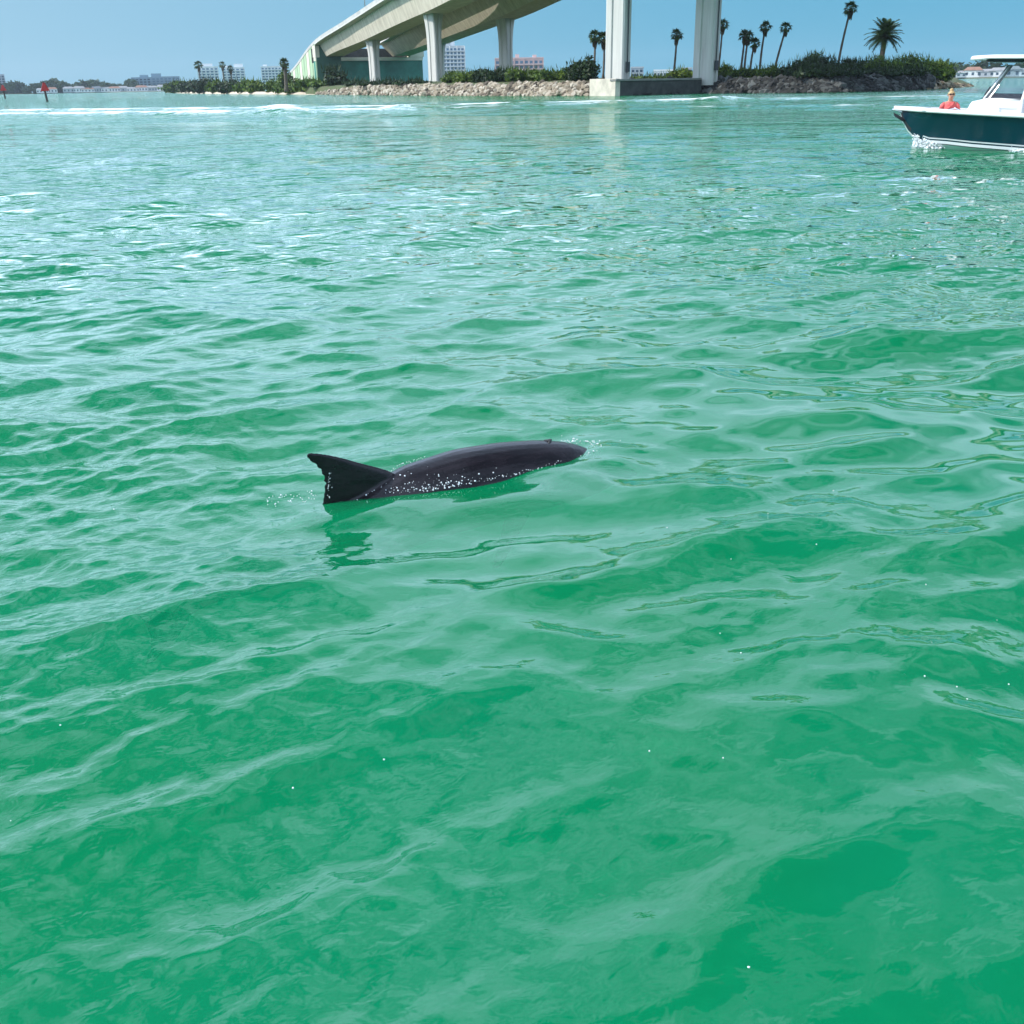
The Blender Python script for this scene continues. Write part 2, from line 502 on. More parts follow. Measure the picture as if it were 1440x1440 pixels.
m_conc_pale = mat('pier_concrete', (.62, .61, .56), .75, .1, 1.6, .004, 3, color2=(.47, .46, .42), stretch=(1, 1, .06))

mb = MB()
offs = (0, 3.2, 8, 20, 60, 140)
rows = []
N = 160
for k in range(N+1):
    f = (len(SHORE)-1)*k/N
    p = shore_pt(f); d = Vector((p.x, p.y, 0)); L_ = d.length; d.normalize()
    px = pxof(p)
    endfade = min(1, max(0.0, k/N/.04), max(0.0, (1-k/N)/.06))
    r = []
    for o in offs:
        z = -.5 if o == 0 else ground_z(px, o)*(.25+.75*endfade)
        oo = o*(.15+.85*endfade)
        if o == 140: z = -.6
        q = d*(L_+oo); r.append((q.x, q.y, z + (random.uniform(-.1, .1) if 0 < o < 140 else 0)))
    rows.append(r)
mb.loft(rows, closed=False, caps=False)
tag(mb.build('island_ground', m_grass), kind='structure')
# sand beach on the left spit
mb = MB(); rows = []
for k in range(60):
    f = 0.3 + 2.75*k/59
    p = shore_pt(f); d = Vector((p.x, p.y, 0)); L_ = d.length; d.normalize()
    e = min(1, k/8, (59-k)/8)
    wob = .8*sin(k*.9)+.5*sin(k*2.3)
    rows.append([tuple(d*(L_-1.6)+Vector((0,0,-.25))), tuple(d*(L_+.4)+Vector((0,0,.10))), tuple(d*(L_+5+wob)+Vector((0,0,.15+.45*e))), tuple(d*(L_+9+wob)+Vector((0,0,.25+.55*e)))])
mb.loft(rows, closed=False, caps=False)
tag(mb.build('beach', m_sand), kind='structure')

ICO = None
def rock_shape(sub=1):
    global ICO
    if ICO is None:
        bm = bmesh.new(); bmesh.ops.create_icosphere(bm, subdivisions=2, radius=1)
        ICO = (np.array([v.co[:] for v in bm.verts]), [tuple(v.index for v in f.verts) for f in bm.faces]); bm.free()
        bm = bmesh.new(); bmesh.ops.create_icosphere(bm, subdivisions=1, radius=1)
        ICO += (np.array([v.co[:] for v in bm.verts]), [tuple(v.index for v in f.verts) for f in bm.faces]); bm.free()
    return ICO[0:2] if sub == 2 else ICO[2:4]
def add_rock(mb, c, r, sub=1):
    vs, fs = rock_shape(sub)
    # broken block: cut a sphere by a few random planes
    P = vs.copy()
    for _ in range(7):
        n = RNG.normal(size=3); n /= np.linalg.norm(n); h = RNG.uniform(.45, .8)
        dd = P @ n
        P -= np.outer(np.maximum(dd-h, 0), n)
    sc = np.array([RNG.uniform(.8, 1.35), RNG.uniform(.8, 1.2), RNG.uniform(.6, .95)])*r
    q = RNG.uniform(0, 2*pi); R2 = np.array([[cos(q), -sin(q), 0], [sin(q), cos(q), 0], [0, 0, 1]])
    P = (P*sc) @ R2.T + np.array(c)
    mb.add(P.tolist(), fs, False)
def riprap(f0, f1, n, rmin, rmax, name, material, label, top=LAND_Z, depth=4.5, thin=None):
    mb = MB()
    for i in range(n):
        f = f0+(f1-f0)*RNG.uniform()
        p = shore_pt(f); d = Vector((p.x, p.y, 0)).normalized()
        t = RNG.uniform()**.8
        r = RNG.uniform(rmin, rmax)
        tp = top*(thin(f) if thin else 1)
        q = p + d*(t*depth-1.0) + Vector((0, 0, -.25 + t*(tp-.05)))
        add_rock(mb, q, r)
    return tag(mb.build(name, material), label, None, None, 'stuff')
riprap(3.0, 7.0, 1500, .35, .85, 'riprap', m_rock_tan, 'sunlit tan limestone boulders piled along the shore under the bridge', thin=lambda f: min(1, .35+.65*(f-3.0)/.9))
riprap(8.15, 13.2, 1700, .4, 1.05, 'riprap', m_rock_dark, 'dark grey boulders piled along the right-hand shore below the shrubs')
riprap(13.0, 14.98, 420, .35, .8, 'riprap', rock_mat('brown_rock', [(.03, .025, .02), (.10, .07, .04), (.22, .16, .09), (.45, .38, .28)]), 'low brown and pale boulders trailing off at the island point', top=1.7, thin=lambda f: max(.15, 1-(f-13.0)/2.0))

# concrete corner block and sea wall under the bridge pier
SW_A, SW_B, SW_C = gp(829,134.9), gp(865,134.9), gp(985,131.6)
def wall_run(mb, a, b, z0, z1, thick):
    d = (b-a); d.z = 0; L_ = d.length; d.normalize(); n = Vector((-d.y, d.x, 0))
    if n.dot(Vector((a.x, a.y, 0))) < 0: n = -n
    ps = [a, b, b+n*thick, a+n*thick]
    mb.add([(p.x, p.y, z) for z in (z0, z1) for p in ps], [(3,2,1,0),(4,5,6,7),(0,1,5,4),(1,2,6,5),(2,3,7,6),(3,0,4,7)])
sw = empty('sea_wall', SW_B); 
def local(mb, root):
    o = Vector(root.location); mb.v = [tuple(Vector(p)-o) for p in mb.v]; return mb
dA = (SW_A-SW_B).normalized(); nA = Vector((-dA.y, dA.x, 0)); nA = nA if nA.y > 0 else -nA
off = Vector((SW_B.x, SW_B.y, 0)).normalized()*-1.3
m1 = MB(); wall_run(m1, SW_A+off, SW_B+off, -1.0, 2.35, .9)
local(m1, sw).build('corner_block', mat('pile_cap_concrete', (.58, .52, .42), .85, .25, .5, .01, 4), sw, bevel=.06)
m1 = MB(); wall_run(m1, SW_B+off*.97+Vector((.06, .05, 0)), SW_C+off, -1.0, 2.0, 1.0)
local(m1, sw).build('wall', m_conc_dark, sw)  # dark colour stands in for the shadow on this side of the corner
m1 = MB(); wall_run(m1, SW_B+off*1.15+Vector((.1, .0, 0)), SW_C+off*1.15, 2.003, 2.28, 1.4)
local(m1, sw).build('coping', mat('coping_concrete', (.22, .22, .20), .85, .2, .6), sw, bevel=.03)
tag(sw, 'low concrete sea wall with pale corner block below the bridge piers', 'sea wall')

# ================================================================== BRIDGES
def catmull(P, t):
    n = len(P)-1; i = min(int(t), n-1); u = t-i
    p0, p1, p2, p3 = P[max(i-1, 0)], P[i], P[i+1], P[min(i+2, n)]
    return .5*((2*p1)+(-p0+p2)*u+(2*p0-5*p1+4*p2-p3)*u*u+(-p0+3*p1-3*p2+p3)*u**3)
def V3(p, z): return Vector((p.x, p.y, z))
def side(p, q, o):  # point p moved sideways (to the right of travel p->q)
    d = (q-p); d.z = 0; d.normalize(); return p + Vector((-d.y, d.x, 0))*-o
PIER_L = [(528, 340, 57), (613, 270, 21), (868, 172, None)]
PIER_R = [(620, 350, 62), (712, 281, 27), (991, 176, None)]
zl = [zat(528, 57, 340), zat(607, 20, 270), 20.6]
zr = [zat(600, 62, 350), zat(712, 27, 281), 20.6]
PL = [V3(at(415, 640), 3.5), V3(at(441, 480), 7.4), V3(at(474, 388), zat(467, 79, 385)), V3(at(528, 340), zl[0]), V3(at(613, 270), zl[1]), V3(at(868, 172), zl[2]), Vector((82, 88, 22.0)), Vector((190, 10, 22.4)), Vector((330, -60, 21.5))]
PR = [V3(at(470, 660), 3.5), V3(at(508, 492), 7.4), V3(at(566, 400), zat(467, 79, 385)), V3(at(617, 350), zr[0]), V3(at(712, 281), zr[1]), V3(at(991, 176), zr[2]), Vector((99, 98, 22.0)), Vector((200, 27, 22.4)), Vector((338, -42, 21.5))]
DEPTH = [1.5, 2.6, 4.0, 5.4, 5.8, 6.0, 6.0, 6.0, 6.0]
def dep(t):
    i = min(int(t), len(DEPTH)-2); u = t-i; return DEPTH[i]*(1-u)+DEPTH[i+1]*u
SH, WH, DH = 3.0, 4.7, 6.7     # soffit, web top and deck half widths
def frame(P, t):
    p = catmull(P, t); q = catmull(P, min(t+.02, len(P)-1.001)) if t < len(P)-1.03 else None
    if q is None: d = p-catmull(P, t-.02)
    else: d = q-p
    d.z = 0; d.normalize()
    return p, d, Vector((-d.y, d.x, 0))   # towards the far bridge's side
INNER = 8.5                    # the two decks nearly touch along the inside
def sweep(P, ts, prof, mbx, closed=True):
    rings = []
    for t in ts:
        p, d, r = frame(P, t); D = dep(t)
        rings.append([p + r*x + Vector((0, 0, z*1.0 if not isinstance(z, tuple) else D+z[0])) for (x, z) in prof])
    mbx.loft(rings, closed, closed, False)
T_END = len(PL)-1.02
ts_deck = [2.0+(T_END-2.0)*k/64 for k in range(65)]
ts_appr = [0.0+2.0*k/16 for k in range(17)]
m_soff = m_conc
m_rail = mat('parapet_concrete', (.46, .46, .43), .85, .15, .3)
m_pole = mat('galvanised_steel', (.45, .47, .48), .4, metallic=.7)
m_box = mat('dark_box_paint', (.03, .035, .04), .5)

def pier(root, base, ztop, d, skew, wide=2.0, long=3.6, z0=1.2, box=True):
    a = atan2(d.y, d.x)+skew
    c, s = cos(a), sin(a)
    hl, hw = long/2, wide/2
    g, gd = .32*long/2, .22      # recessed flute in each long face
    def ring(z, fw, fl):
        L2, W2 = hl*fl, hw*fw
        ch = .22
        pts = [(-L2+ch, -W2), (-g, -W2), (-g*.8, -W2+gd), (g*.8, -W2+gd), (g, -W2), (L2-ch, -W2), (L2, -W2+ch),
               (L2, -.30), (L2-gd, -.2), (L2-gd, .2), (L2, .30), (L2, W2-ch), (L2-ch, W2), (g, W2), (g*.8, W2-gd), (-g*.8, W2-gd), (-g, W2), (-L2+ch, W2), (-L2, W2-ch),
               (-L2, .30), (-L2+gd, .2), (-L2+gd, -.2), (-L2, -.30), (-L2, -W2+ch)]
        return [Vector((base.x+x*c-y*s, base.y+x*s+y*c, z)) for x, y in pts]
    rings = [ring(z0, 1, 1)]
    h = ztop-z0
    for k in range(11):
        u = k/10; z = ztop-.15-h*.42*(1-u)
        rings.append(ring(z, 1+.55*u**2.2, 1+.16*u**2.2))
    rings.append(ring(ztop+.25, 1.55, 1.16))
    m1 = MB(); m1.loft(rings, True, True, False)
    o = m1.build('pier', m_conc_pale, root)
    if box:
        r = Vector((c, s, 0))
        p = base + Vector((s, -c, 0))*0 + r*(hl+.12)
        m2 = MB(); Mx = Matrix.Translation((p.x, p.y, 0)) @ Matrix.Rotation(a, 4, 'Z')
        m2.box(-.13, .2, -.35, .35, z0+2.1, z0+3.5, Mx)
        m2.box(-.1, .05, -.06, .06, z0+3.5, ztop-2, Mx)
        m2.build('utility_box', m_box, o, bevel=.03)
    return o
def bridge(P, label, piers, lamp=None):
    root = empty('road_bridge', (0, 0, 0))
    sgI = 1 if P is PL else -1
    def hw(v, base): return INNER-(DH-base) if v*sgI > 0 else base
    dL, dR, wL, wR = hw(-1, DH), hw(1, DH), hw(-1, WH), hw(1, WH)
    m1 = MB(); sweep(P, ts_deck, [(-SH, 0.0), (SH, 0.0), (wR, (-.75,)), (wR, (-.45,)), (-wL, (-.45,)), (-wL, (-.75,))], m1)
    m1.build('box_girder', m_soff, root)
    m1 = MB(); sweep(P, ts_deck, [(-dL, (-.38,)), (-wL, (-.448,)), (wR, (-.448,)), (dR, (-.38,)), (dR, (0,)), (-dL, (0,))], m1)
    m1.build('deck_slab', m_conc_pale, root)
    for a, b in ((-dL+.05, -dL+.40), (dR-.05, dR-.40)):
        m1 = MB()
        sweep(P, ts_appr[:-1]+ts_deck, [(a, (.003,)), (b, (.003,)), (b, (.95,)), (a, (.95,))], m1)
        m1.build('parapet', m_rail, root)
    # segment joints of the cast girder, thin raised lines on the web
    for i, (base, ztop, t, skew, bx_) in enumerate(piers):
        p, d, r = frame(P, t)
        pier(root, V3(base, 0), ztop, d, skew, box=bx_)
    return tag(root, label, 'bridge')
EX = [(Vector((82, 88, 0)), 22.0, 6), (Vector((190, 10, 0)), 22.4, 7)]
EXR = [(Vector((99, 98, 0)), 22.0, 6), (Vector((200, 27, 0)), 22.4, 7)]
bl = bridge(PL, 'sunlit cream concrete bridge with fluted piers rising over the water', [(at(528, 340), zl[0], 3, .25, False), (at(613, 270), zl[1], 4, .35, False), (at(868, 172), zl[2], 5, .30, True)]+[(p, z, t, 0, False) for p, z, t in EX])
br = bridge(PR, 'shaded concrete bridge running alongside, behind the sunlit one', [(at(619, 350), zr[0], 3, .25, False), (at(712, 281), zr[1], 4, .35, False), (at(991, 176), zr[2], 5, .30, True)]+[(p, z, t, 0, False) for p, z, t in EXR])

# abutment: green painted front wall, cream bearing beam, and the panelled ramp wall
ab = empty('bridge_abutment', V3(at(520, 392), 0))
pa, da, ra = frame(PL, 2.0); pb, db, rb = frame(PR, 2.0)
zA = PL[2].z
A = V3(pa - ra*(DH-.3), 0)-da*0.5; B = V3(pb + rb*(DH+1), 0)
m_green = mat('green_wall_paint', (.035, .19, .145), .7, .3, .25)
m_pgreen = mat('pale_green_panel_paint', (.36, .50, .30), .75, .15, .2)
m_cream = mat('cream_concrete', (.66, .62, .50), .8, .1, .2)
def wallbox(a, b, z0, z1, th, name, m, root, bev=0.0):
    m1 = MB(); d = (b-a); d.z = 0; d.normalize(); n = Vector((-d.y, d.x, 0)); n = n if n.y > 0 else -n
    ps = [a, b, b+n*th, a+n*th]
    m1.add([(p.x, p.y, z) for z in (z0, z1) for p in ps], [(3,2,1,0),(4,5,6,7),(0,1,5,4),(1,2,6,5),(2,3,7,6),(3,0,4,7)])
    return local(m1, root).build(name, m, root, bevel=bev)
zcap = zA-1.4
front = wallbox(A, B, 0.5, zcap, 3, 'front_wall', m_green, ab)
dAB = (B-A).normalized(); nAB = Vector((-dAB.y, dAB.x, 0)); nAB = nAB if nAB.y < 0 else -nAB
npan = 14; LAB = (B-A).length
for i in range(npan):
    a = A + dAB*(LAB*(i+.06)/npan) + nAB*.16; b = A + dAB*(LAB*(i+.94)/npan) + nAB*.16
    wallbox(a, b, 0.8, zcap-.25, .15, 'panel', m_green, front)
wallbox(A+nAB*.5-dAB*.3, B+nAB*.5, zcap, zcap+1.1, 2.5, 'bearing_beam', m_cream, ab, .05)
wallbox(A-nAB*4.0, B-nAB*4.0, zcap-.5, zA+2.6, 1.0, 'back_wall', m_conc_dark, ab)  # shadow under the deck ends is put into the dark colour
wallbox(A+nAB*.7-dAB*.4, A+nAB*.7+dAB*4.6, zcap+1.1, zA+3.4, 3, 'end_block', m_cream, ab, .08)
wallbox(B+nAB*.7-dAB*5.0, B+nAB*.7+dAB*.4, zcap+1.1, zA+3.4, 3, 'end_block', m_cream, ab, .08)
# ramp side wall, following the left edge of the road
rw = None
NP = 11
for i in range(NP):
    t0, t1 = 2.0-1.5*i/NP, 2.0-1.5*(i+.88)/NP
    p0, d0, r0 = frame(PL, t0); p1, d1, r1 = frame(PL, t1)
    a, b = p0-r0*(DH-.25), p1-r1*(DH-.25)
    ztop0, ztop1 = p0.z+dep(t0)-.2, p1.z+dep(t1)-.2
    if rw is None:
        rw = MB(); rings = []
        for k in range(17):
            t = 2.0-2.0*k/16; p, d, r = frame(PL, t)
            w0 = p-r*(DH-.45); w1 = p+r*2; zt = p.z+dep(t)-.05
            rings.append([V3(w0, -.2), V3(w0, zt), V3(w1, zt), V3(w1, -.2)])
        rw.loft(rings, True, True, False)
        rw = local(rw, ab).build('ramp_wall', mat('dark_wall_stripe_paint', (.03, .10, .07), .75), ab)
    m1 = MB()
    n0, n1 = -r0*.18, -r1*.18
    m1.add([V3(a+n0, .2), V3(b+n1, .2), V3(b+n1, ztop1), V3(a+n0, ztop0), V3(a-n0, .2), V3(b-n1, .2), V3(b-n1, ztop1), V3(a-n0, ztop0)],
           [(0,1,2,3),(7,6,5,4),(0,4,5,1),(1,5,6,2),(2,6,7,3),(3,7,4,0)])
    local(m1, ab).build('panel', (m_pgreen, m_pgreen, m_cream)[i % 3], rw)
tag(ab, 'green painted bridge abutment with cream beam and panelled ramp wall', 'abutment')

# street lamp on the bridge edge
pl_, dl_, rl_ = frame(PL, 3.12)
# choose the spot on the left parapet that lies in the lamp's direction
best = min((abs(pxof(V3(frame(PL, t*.01)[0]-frame(PL, t*.01)[2]*(DH-.2), 20))-514), t*.01) for t in range(200, 400))[1]
pl_, dl_, rl_ = frame(PL, best)
lb = V3(pl_-rl_*(DH-.22), pl_.z+dep(best)+.95)
lamp = empty('street_lamp', lb)
m1 = MB(); m1.tube([(0,0,0), (0,0,9.0)], [.14, .09], 8); m1.build('pole', m_pole, lamp)
m1 = MB(); m1.tube([(0,0,8.9), tuple(rl_*1.0+Vector((0,0,9.4))), tuple(rl_*2.4+Vector((0,0,9.6)))], [.08, .07, .06], 6); m1.build('arm', m_pole, lamp)
m1 = MB(); q = rl_*2.8+Vector((0,0,9.55)); m1.box(-.5, .5, -.2, .2, -.1, .1, Matrix.Translation(q) @ Matrix.Rotation(atan2(rl_.y, rl_.x), 4, 'Z')); m1.build('lamp_head', m_pole, lamp, bevel=.04)
tag(lamp, 'slim grey street lamp on the edge of the bridge deck', 'lamp')

# ================================================================== VEGETATION
def leaf_mat(name, c1, c2, trans=.35):
    m = bpy.data.materials.new(name); m.use_nodes = True
    nt = m.node_tree; N, L = nt.nodes, nt.links; b = N['Principled BSDF']
    geo = N.new('ShaderNodeNewGeometry')
    r = N.new('ShaderNodeValToRGB'); r.color_ramp.elements[0].color = (*c2, 1); r.color_ramp.elements[1].color = (*c1, 1)
    L.new(geo.outputs['Random Per Island'], r.inputs[0]); L.new(r.outputs[0], b.inputs['Base Color'])
    b.inputs['Roughness'].default_value = .55; b.inputs['Specular IOR Level'].default_value = .3
    tr = N.new('ShaderNodeBsdfTranslucent'); L.new(r.outputs[0], tr.inputs['Color'])
    mx = N.new('ShaderNodeMixShader'); mx.inputs[0].default_value = trans
    L.new(b.outputs[0], mx.inputs[1]); L.new(tr.outputs[0], mx.inputs[2]); L.new(mx.outputs[0], N['Material Output'].inputs['Surface'])
    return m
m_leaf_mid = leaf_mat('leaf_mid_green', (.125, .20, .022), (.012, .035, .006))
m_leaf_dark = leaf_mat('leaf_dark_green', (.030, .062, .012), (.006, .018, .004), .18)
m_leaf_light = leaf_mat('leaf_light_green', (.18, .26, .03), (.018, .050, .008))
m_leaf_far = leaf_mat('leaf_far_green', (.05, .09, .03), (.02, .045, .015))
m_bark = mat('palm_bark', (.11, .088, .066), .9, .3, 2.0, .02, 12)
m_wood = mat('shrub_wood', (.10, .08, .055), .9, .3, 4.0)
m_palm = leaf_mat('palm_leaf', (.055, .10, .022), (.015, .04, .008), .2)
m_dry = leaf_mat('dry_palm_leaf', (.16, .11, .05), (.06, .045, .02), .15)

def leaves(blobs, n, size, up=.3, long=1.0):
    """many small leaf-clump faces through the volume of overlapping uneven lobes"""
    vs = []; fs = []
    vol = np.array([b[1][0]*b[1][1]*b[1][2] for b in blobs])**(2/3); vol = vol/vol.sum()
    pick = RNG.choice(len(blobs), n, p=vol)
    for i in range(n):
        c, r = blobs[pick[i]]
        d = RNG.normal(size=3); d /= np.linalg.norm(d)
        k = RNG.uniform(.35, 1.0)**.5*(1+.22*RNG.normal()*.6)
        lump = 1+.16*sin(5*d[0]+3*c[0])*sin(4*d[1]+2*c[1]) + .12*sin(7*d[2]+c[0])
        p = np.array(c)+d*np.array(r)*k*lump
        if p[2] < .05: p[2] = RNG.uniform(.05, .4)
        nrm = d*.7+RNG.normal(size=3)*.6; nrm[2] += up; nrm /= np.linalg.norm(nrm)
        a = np.cross(nrm, RNG.normal(size=3)); a /= np.linalg.norm(a); b = np.cross(nrm, a)
        s = size*RNG.uniform(.6, 1.4)
        o = len(vs)
        vs += [p-a*s*long, p-b*s*.5, p+a*s*long, p+b*s*.5]
        fs.append((o, o+1, o+2, o+3))
    return vs, fs
def shrub(base, w, h, dpt, n, size, material, label, group, name='shrub', nb=7, spiky=0):
    root = empty(name, base)
    blobs = []
    for i in range(nb):
        q = RNG.uniform(-1, 1); e = RNG.uniform(-1, 1)
        hh = h*(1-.35*abs(q)**1.5)*RNG.uniform(.75, 1.0)
        rx = w*RNG.uniform(.22, .36); rz = hh*.5
        blobs.append(((q*w*.5*.72, e*dpt*.4, hh-rz*.98), (rx, dpt*.36, rz)))
    mb = MB(); vs, fs = leaves(blobs, n, size)
    mb.add(vs, fs)
    for i in range(spiky):
        c, r = blobs[RNG.integers(len(blobs))]
        x = c[0]+RNG.normal()*r[0]*.6; y = c[1]+RNG.normal()*r[1]*.5; z = c[2]+r[2]*RNG.uniform(.6, 1.0)
        L_ = RNG.uniform(.5, 1.3)*size*3; q = RNG.uniform(0, 2*pi); dx = .3*RNG.normal()
        s = size*.3
        mb.add([(x-s*cos(q), y-s*sin(q), z), (x+s*cos(q), y+s*sin(q), z), (x+dx*L_, y, z+L_)], [(0,1,2)])
    mb.build('crown', material, root, fixn=False)
    for i in range(3):
        ms = MB()
        x, y = RNG.uniform(-.3, .3)*w, RNG.uniform(-.3, .3)*dpt
        ms.tube([(x*.6, y*.6, -.4), (x*.8, y*.8, h*.3), (x*1.1, y, h*.62)], [.05+.012*h, .035+.008*h, .02], 5)
        ms.build('stem', m_wood, root)
    return tag(root, label, 'shrub', group)
def px_shrub(x0, x1, ytop, inland, material, label, group=None, n=1400, size=None, name='shrub', nb=7, spiky=40, dist=None, zb=None):
    xc = (x0+x1)/2
    d = dist if dist else shore_dist(xc)+inland
    zb = ground_z(xc, inland)-.1 if zb is None else zb
    p = at(xc, d); w = (x1-x0)/1556*d*1.02; h = zat(xc, ytop, d)-zb
    sz = size if size else max(.16, .0016*d)
    root = shrub((p.x, p.y, zb), w, h, min(w, 8.0), n, sz, material, label, group, name, nb, spiky)
    root.rotation_euler = (0, 0, -atan2(p.x, p.y))
    return root

# mangroves on the sandy spit to the left
lab = 'low round green mangrove bush on the sandy spit beside the bridge ramp'
x = 236
k = 0
while x < 432:
    w = random.uniform(24, 34)
    px_shrub(x-4, x+w, random.uniform(108.5, 112.5) + (2.5 if x < 250 else 0), 11+random.uniform(0, 3), (m_leaf_mid if k % 3 else m_leaf_light) if x > 330 else (m_leaf_dark if k % 3 else m_leaf_mid), lab, 'mangroves on the spit', 1500, name='mangrove_bush', spiky=20)
    x += w*.62; k += 1
G2 = 'shrubs along the shore under the bridge'
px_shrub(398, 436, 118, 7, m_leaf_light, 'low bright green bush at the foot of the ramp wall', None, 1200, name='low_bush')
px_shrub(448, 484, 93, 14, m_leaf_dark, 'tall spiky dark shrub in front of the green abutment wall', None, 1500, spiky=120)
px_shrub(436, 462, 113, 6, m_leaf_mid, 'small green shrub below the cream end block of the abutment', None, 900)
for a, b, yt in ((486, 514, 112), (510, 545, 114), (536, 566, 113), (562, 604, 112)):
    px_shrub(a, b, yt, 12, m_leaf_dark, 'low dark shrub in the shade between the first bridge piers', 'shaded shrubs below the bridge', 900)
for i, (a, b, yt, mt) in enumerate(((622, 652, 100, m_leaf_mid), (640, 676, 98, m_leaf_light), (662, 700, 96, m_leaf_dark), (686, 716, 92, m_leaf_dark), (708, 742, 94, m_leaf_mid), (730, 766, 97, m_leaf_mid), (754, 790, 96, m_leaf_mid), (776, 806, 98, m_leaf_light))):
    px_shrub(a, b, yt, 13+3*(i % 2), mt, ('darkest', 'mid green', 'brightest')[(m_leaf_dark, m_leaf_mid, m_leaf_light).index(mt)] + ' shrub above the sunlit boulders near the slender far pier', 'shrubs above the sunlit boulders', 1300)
# round dark tree by the pier
px_shrub(798, 850, 80, 10, m_leaf_dark, 'round dense dark tree left of the pier that stands on the corner block', None, 3600, .30, 'round_tree', 9, 60)
px_shrub(886, 920, 108, 12, m_leaf_mid, 'low hedge clump between the two tall piers beside the small grey house', None, 700)
px_shrub(912, 950, 107, 14, m_leaf_mid, 'low hedge clump between the two tall piers below the white roof', None, 700)
px_shrub(940, 982, 96, 14, m_leaf_light, 'bright green bush at the foot of the lone palm between the tall piers', None, 1300)
for i, (a, b, yt) in enumerate(((1006, 1030, 91), (1024, 1056, 95), (1046, 1076, 94), (1070, 1112, 89))):
    px_shrub(a, b, yt, 16, m_leaf_mid if i % 2 else m_leaf_light, ('bright' if i % 2 == 0 else 'deeper') + ' green bush at the foot of the palm group', 'bushes under the palm group', 1300)
BIG = ((1104, 1150, 84, 12, m_leaf_dark), (1136, 1185, 78, 13, m_leaf_dark), (1122, 1160, 73.5, 22, m_leaf_mid), (1170, 1220, 79, 11, m_leaf_dark), (1205, 1256, 80, 10, m_leaf_mid), (1242, 1296, 76, 12, m_leaf_mid), (1284, 1322, 82, 8, m_leaf_light), (1304, 1340, 86, 7, m_leaf_mid),
       (1120, 1170, 95, 5, m_leaf_dark), (1165, 1215, 94, 5, m_leaf_dark), (1210, 1260, 95, 5, m_leaf_dark), (1255, 1300, 97, 5, m_leaf_dark))
for a, b, yt, inl, mt in BIG:
    px_shrub(a, b, yt, inl, mt, 'low dark shrub along the front of the thicket, just above the dark boulders' if inl == 5 else 'dark dense shrub in the tall thicket round the tallest palm' if mt is m_leaf_dark else 'lightest green shrub of the thicket, near the island point' if mt is m_leaf_light else 'mid green bushy shrub in the thicket beside the feathery palm', 'thicket on the island point', 2600, .27, spiky=160)

# ---- palms
def fan_frond(seed, R=1.0):
    rg = np.random.default_rng(seed); mb = MB()
    mb.tube([(0,0,0), (.42*R,0,.05*R)], [.022*R, .012*R], 4)
    n = 9
    for i in range(n):
        a = (i-(n-1)/2)*.25 + rg.normal()*.04
        L_ = R*(.62-.05*abs(i-(n-1)/2))*rg.uniform(.85, 1.08); w = .075*R
        c, s = cos(a), sin(a); o = .40*R
        dr = -.10*R*rg.uniform(.3, 1.6)
        p0 = (o, 0, .05*R); m0 = (o+c*L_*.55-s*w, s*L_*.55+c*w, .05*R+.02*R); m1 = (o+c*L_*.55+s*w, s*L_*.55-c*w, .05*R+.02*R); e = (o+c*L_, s*L_, .05*R+dr*2)
        mb.add([p0, m0, e, m1], [(0,1,2,3)])
    return mb.mesh('fan_frond', m_palm)
FANS = [fan_frond(s) for s in (1, 2, 3)]
def feather_frond(seed, R=1.0):
    rg = np.random.default_rng(seed); mb = MB()
    pts = [(R*u, 0, R*(.34*u-.62*u*u)) for u in np.linspace(0, 1, 9)]
    mb.tube(pts, [R*.014*(1-.8*u) for u in np.linspace(0, 1, 9)], 4)
    for i in range(30):
        u = .10+.9*i/29; x = R*u; z = R*(.34*u-.62*u*u)
        L_ = R*.30*(sin(pi*min(1, u*.86+.12))**.7)*rg.uniform(.85, 1.1)
        for sg in (-1, 1):
            w = .026*R; sw = .55
            mb.add([(x-w, 0, z), (x+w, 0, z), (x+L_*sw, sg*L_*.82, z-L_*.28+rg.normal()*.02*R)], [(0,1,2)])
    return mb.mesh('feather_frond', m_palm)
FEATH = [feather_frond(s) for s in (4, 5)]
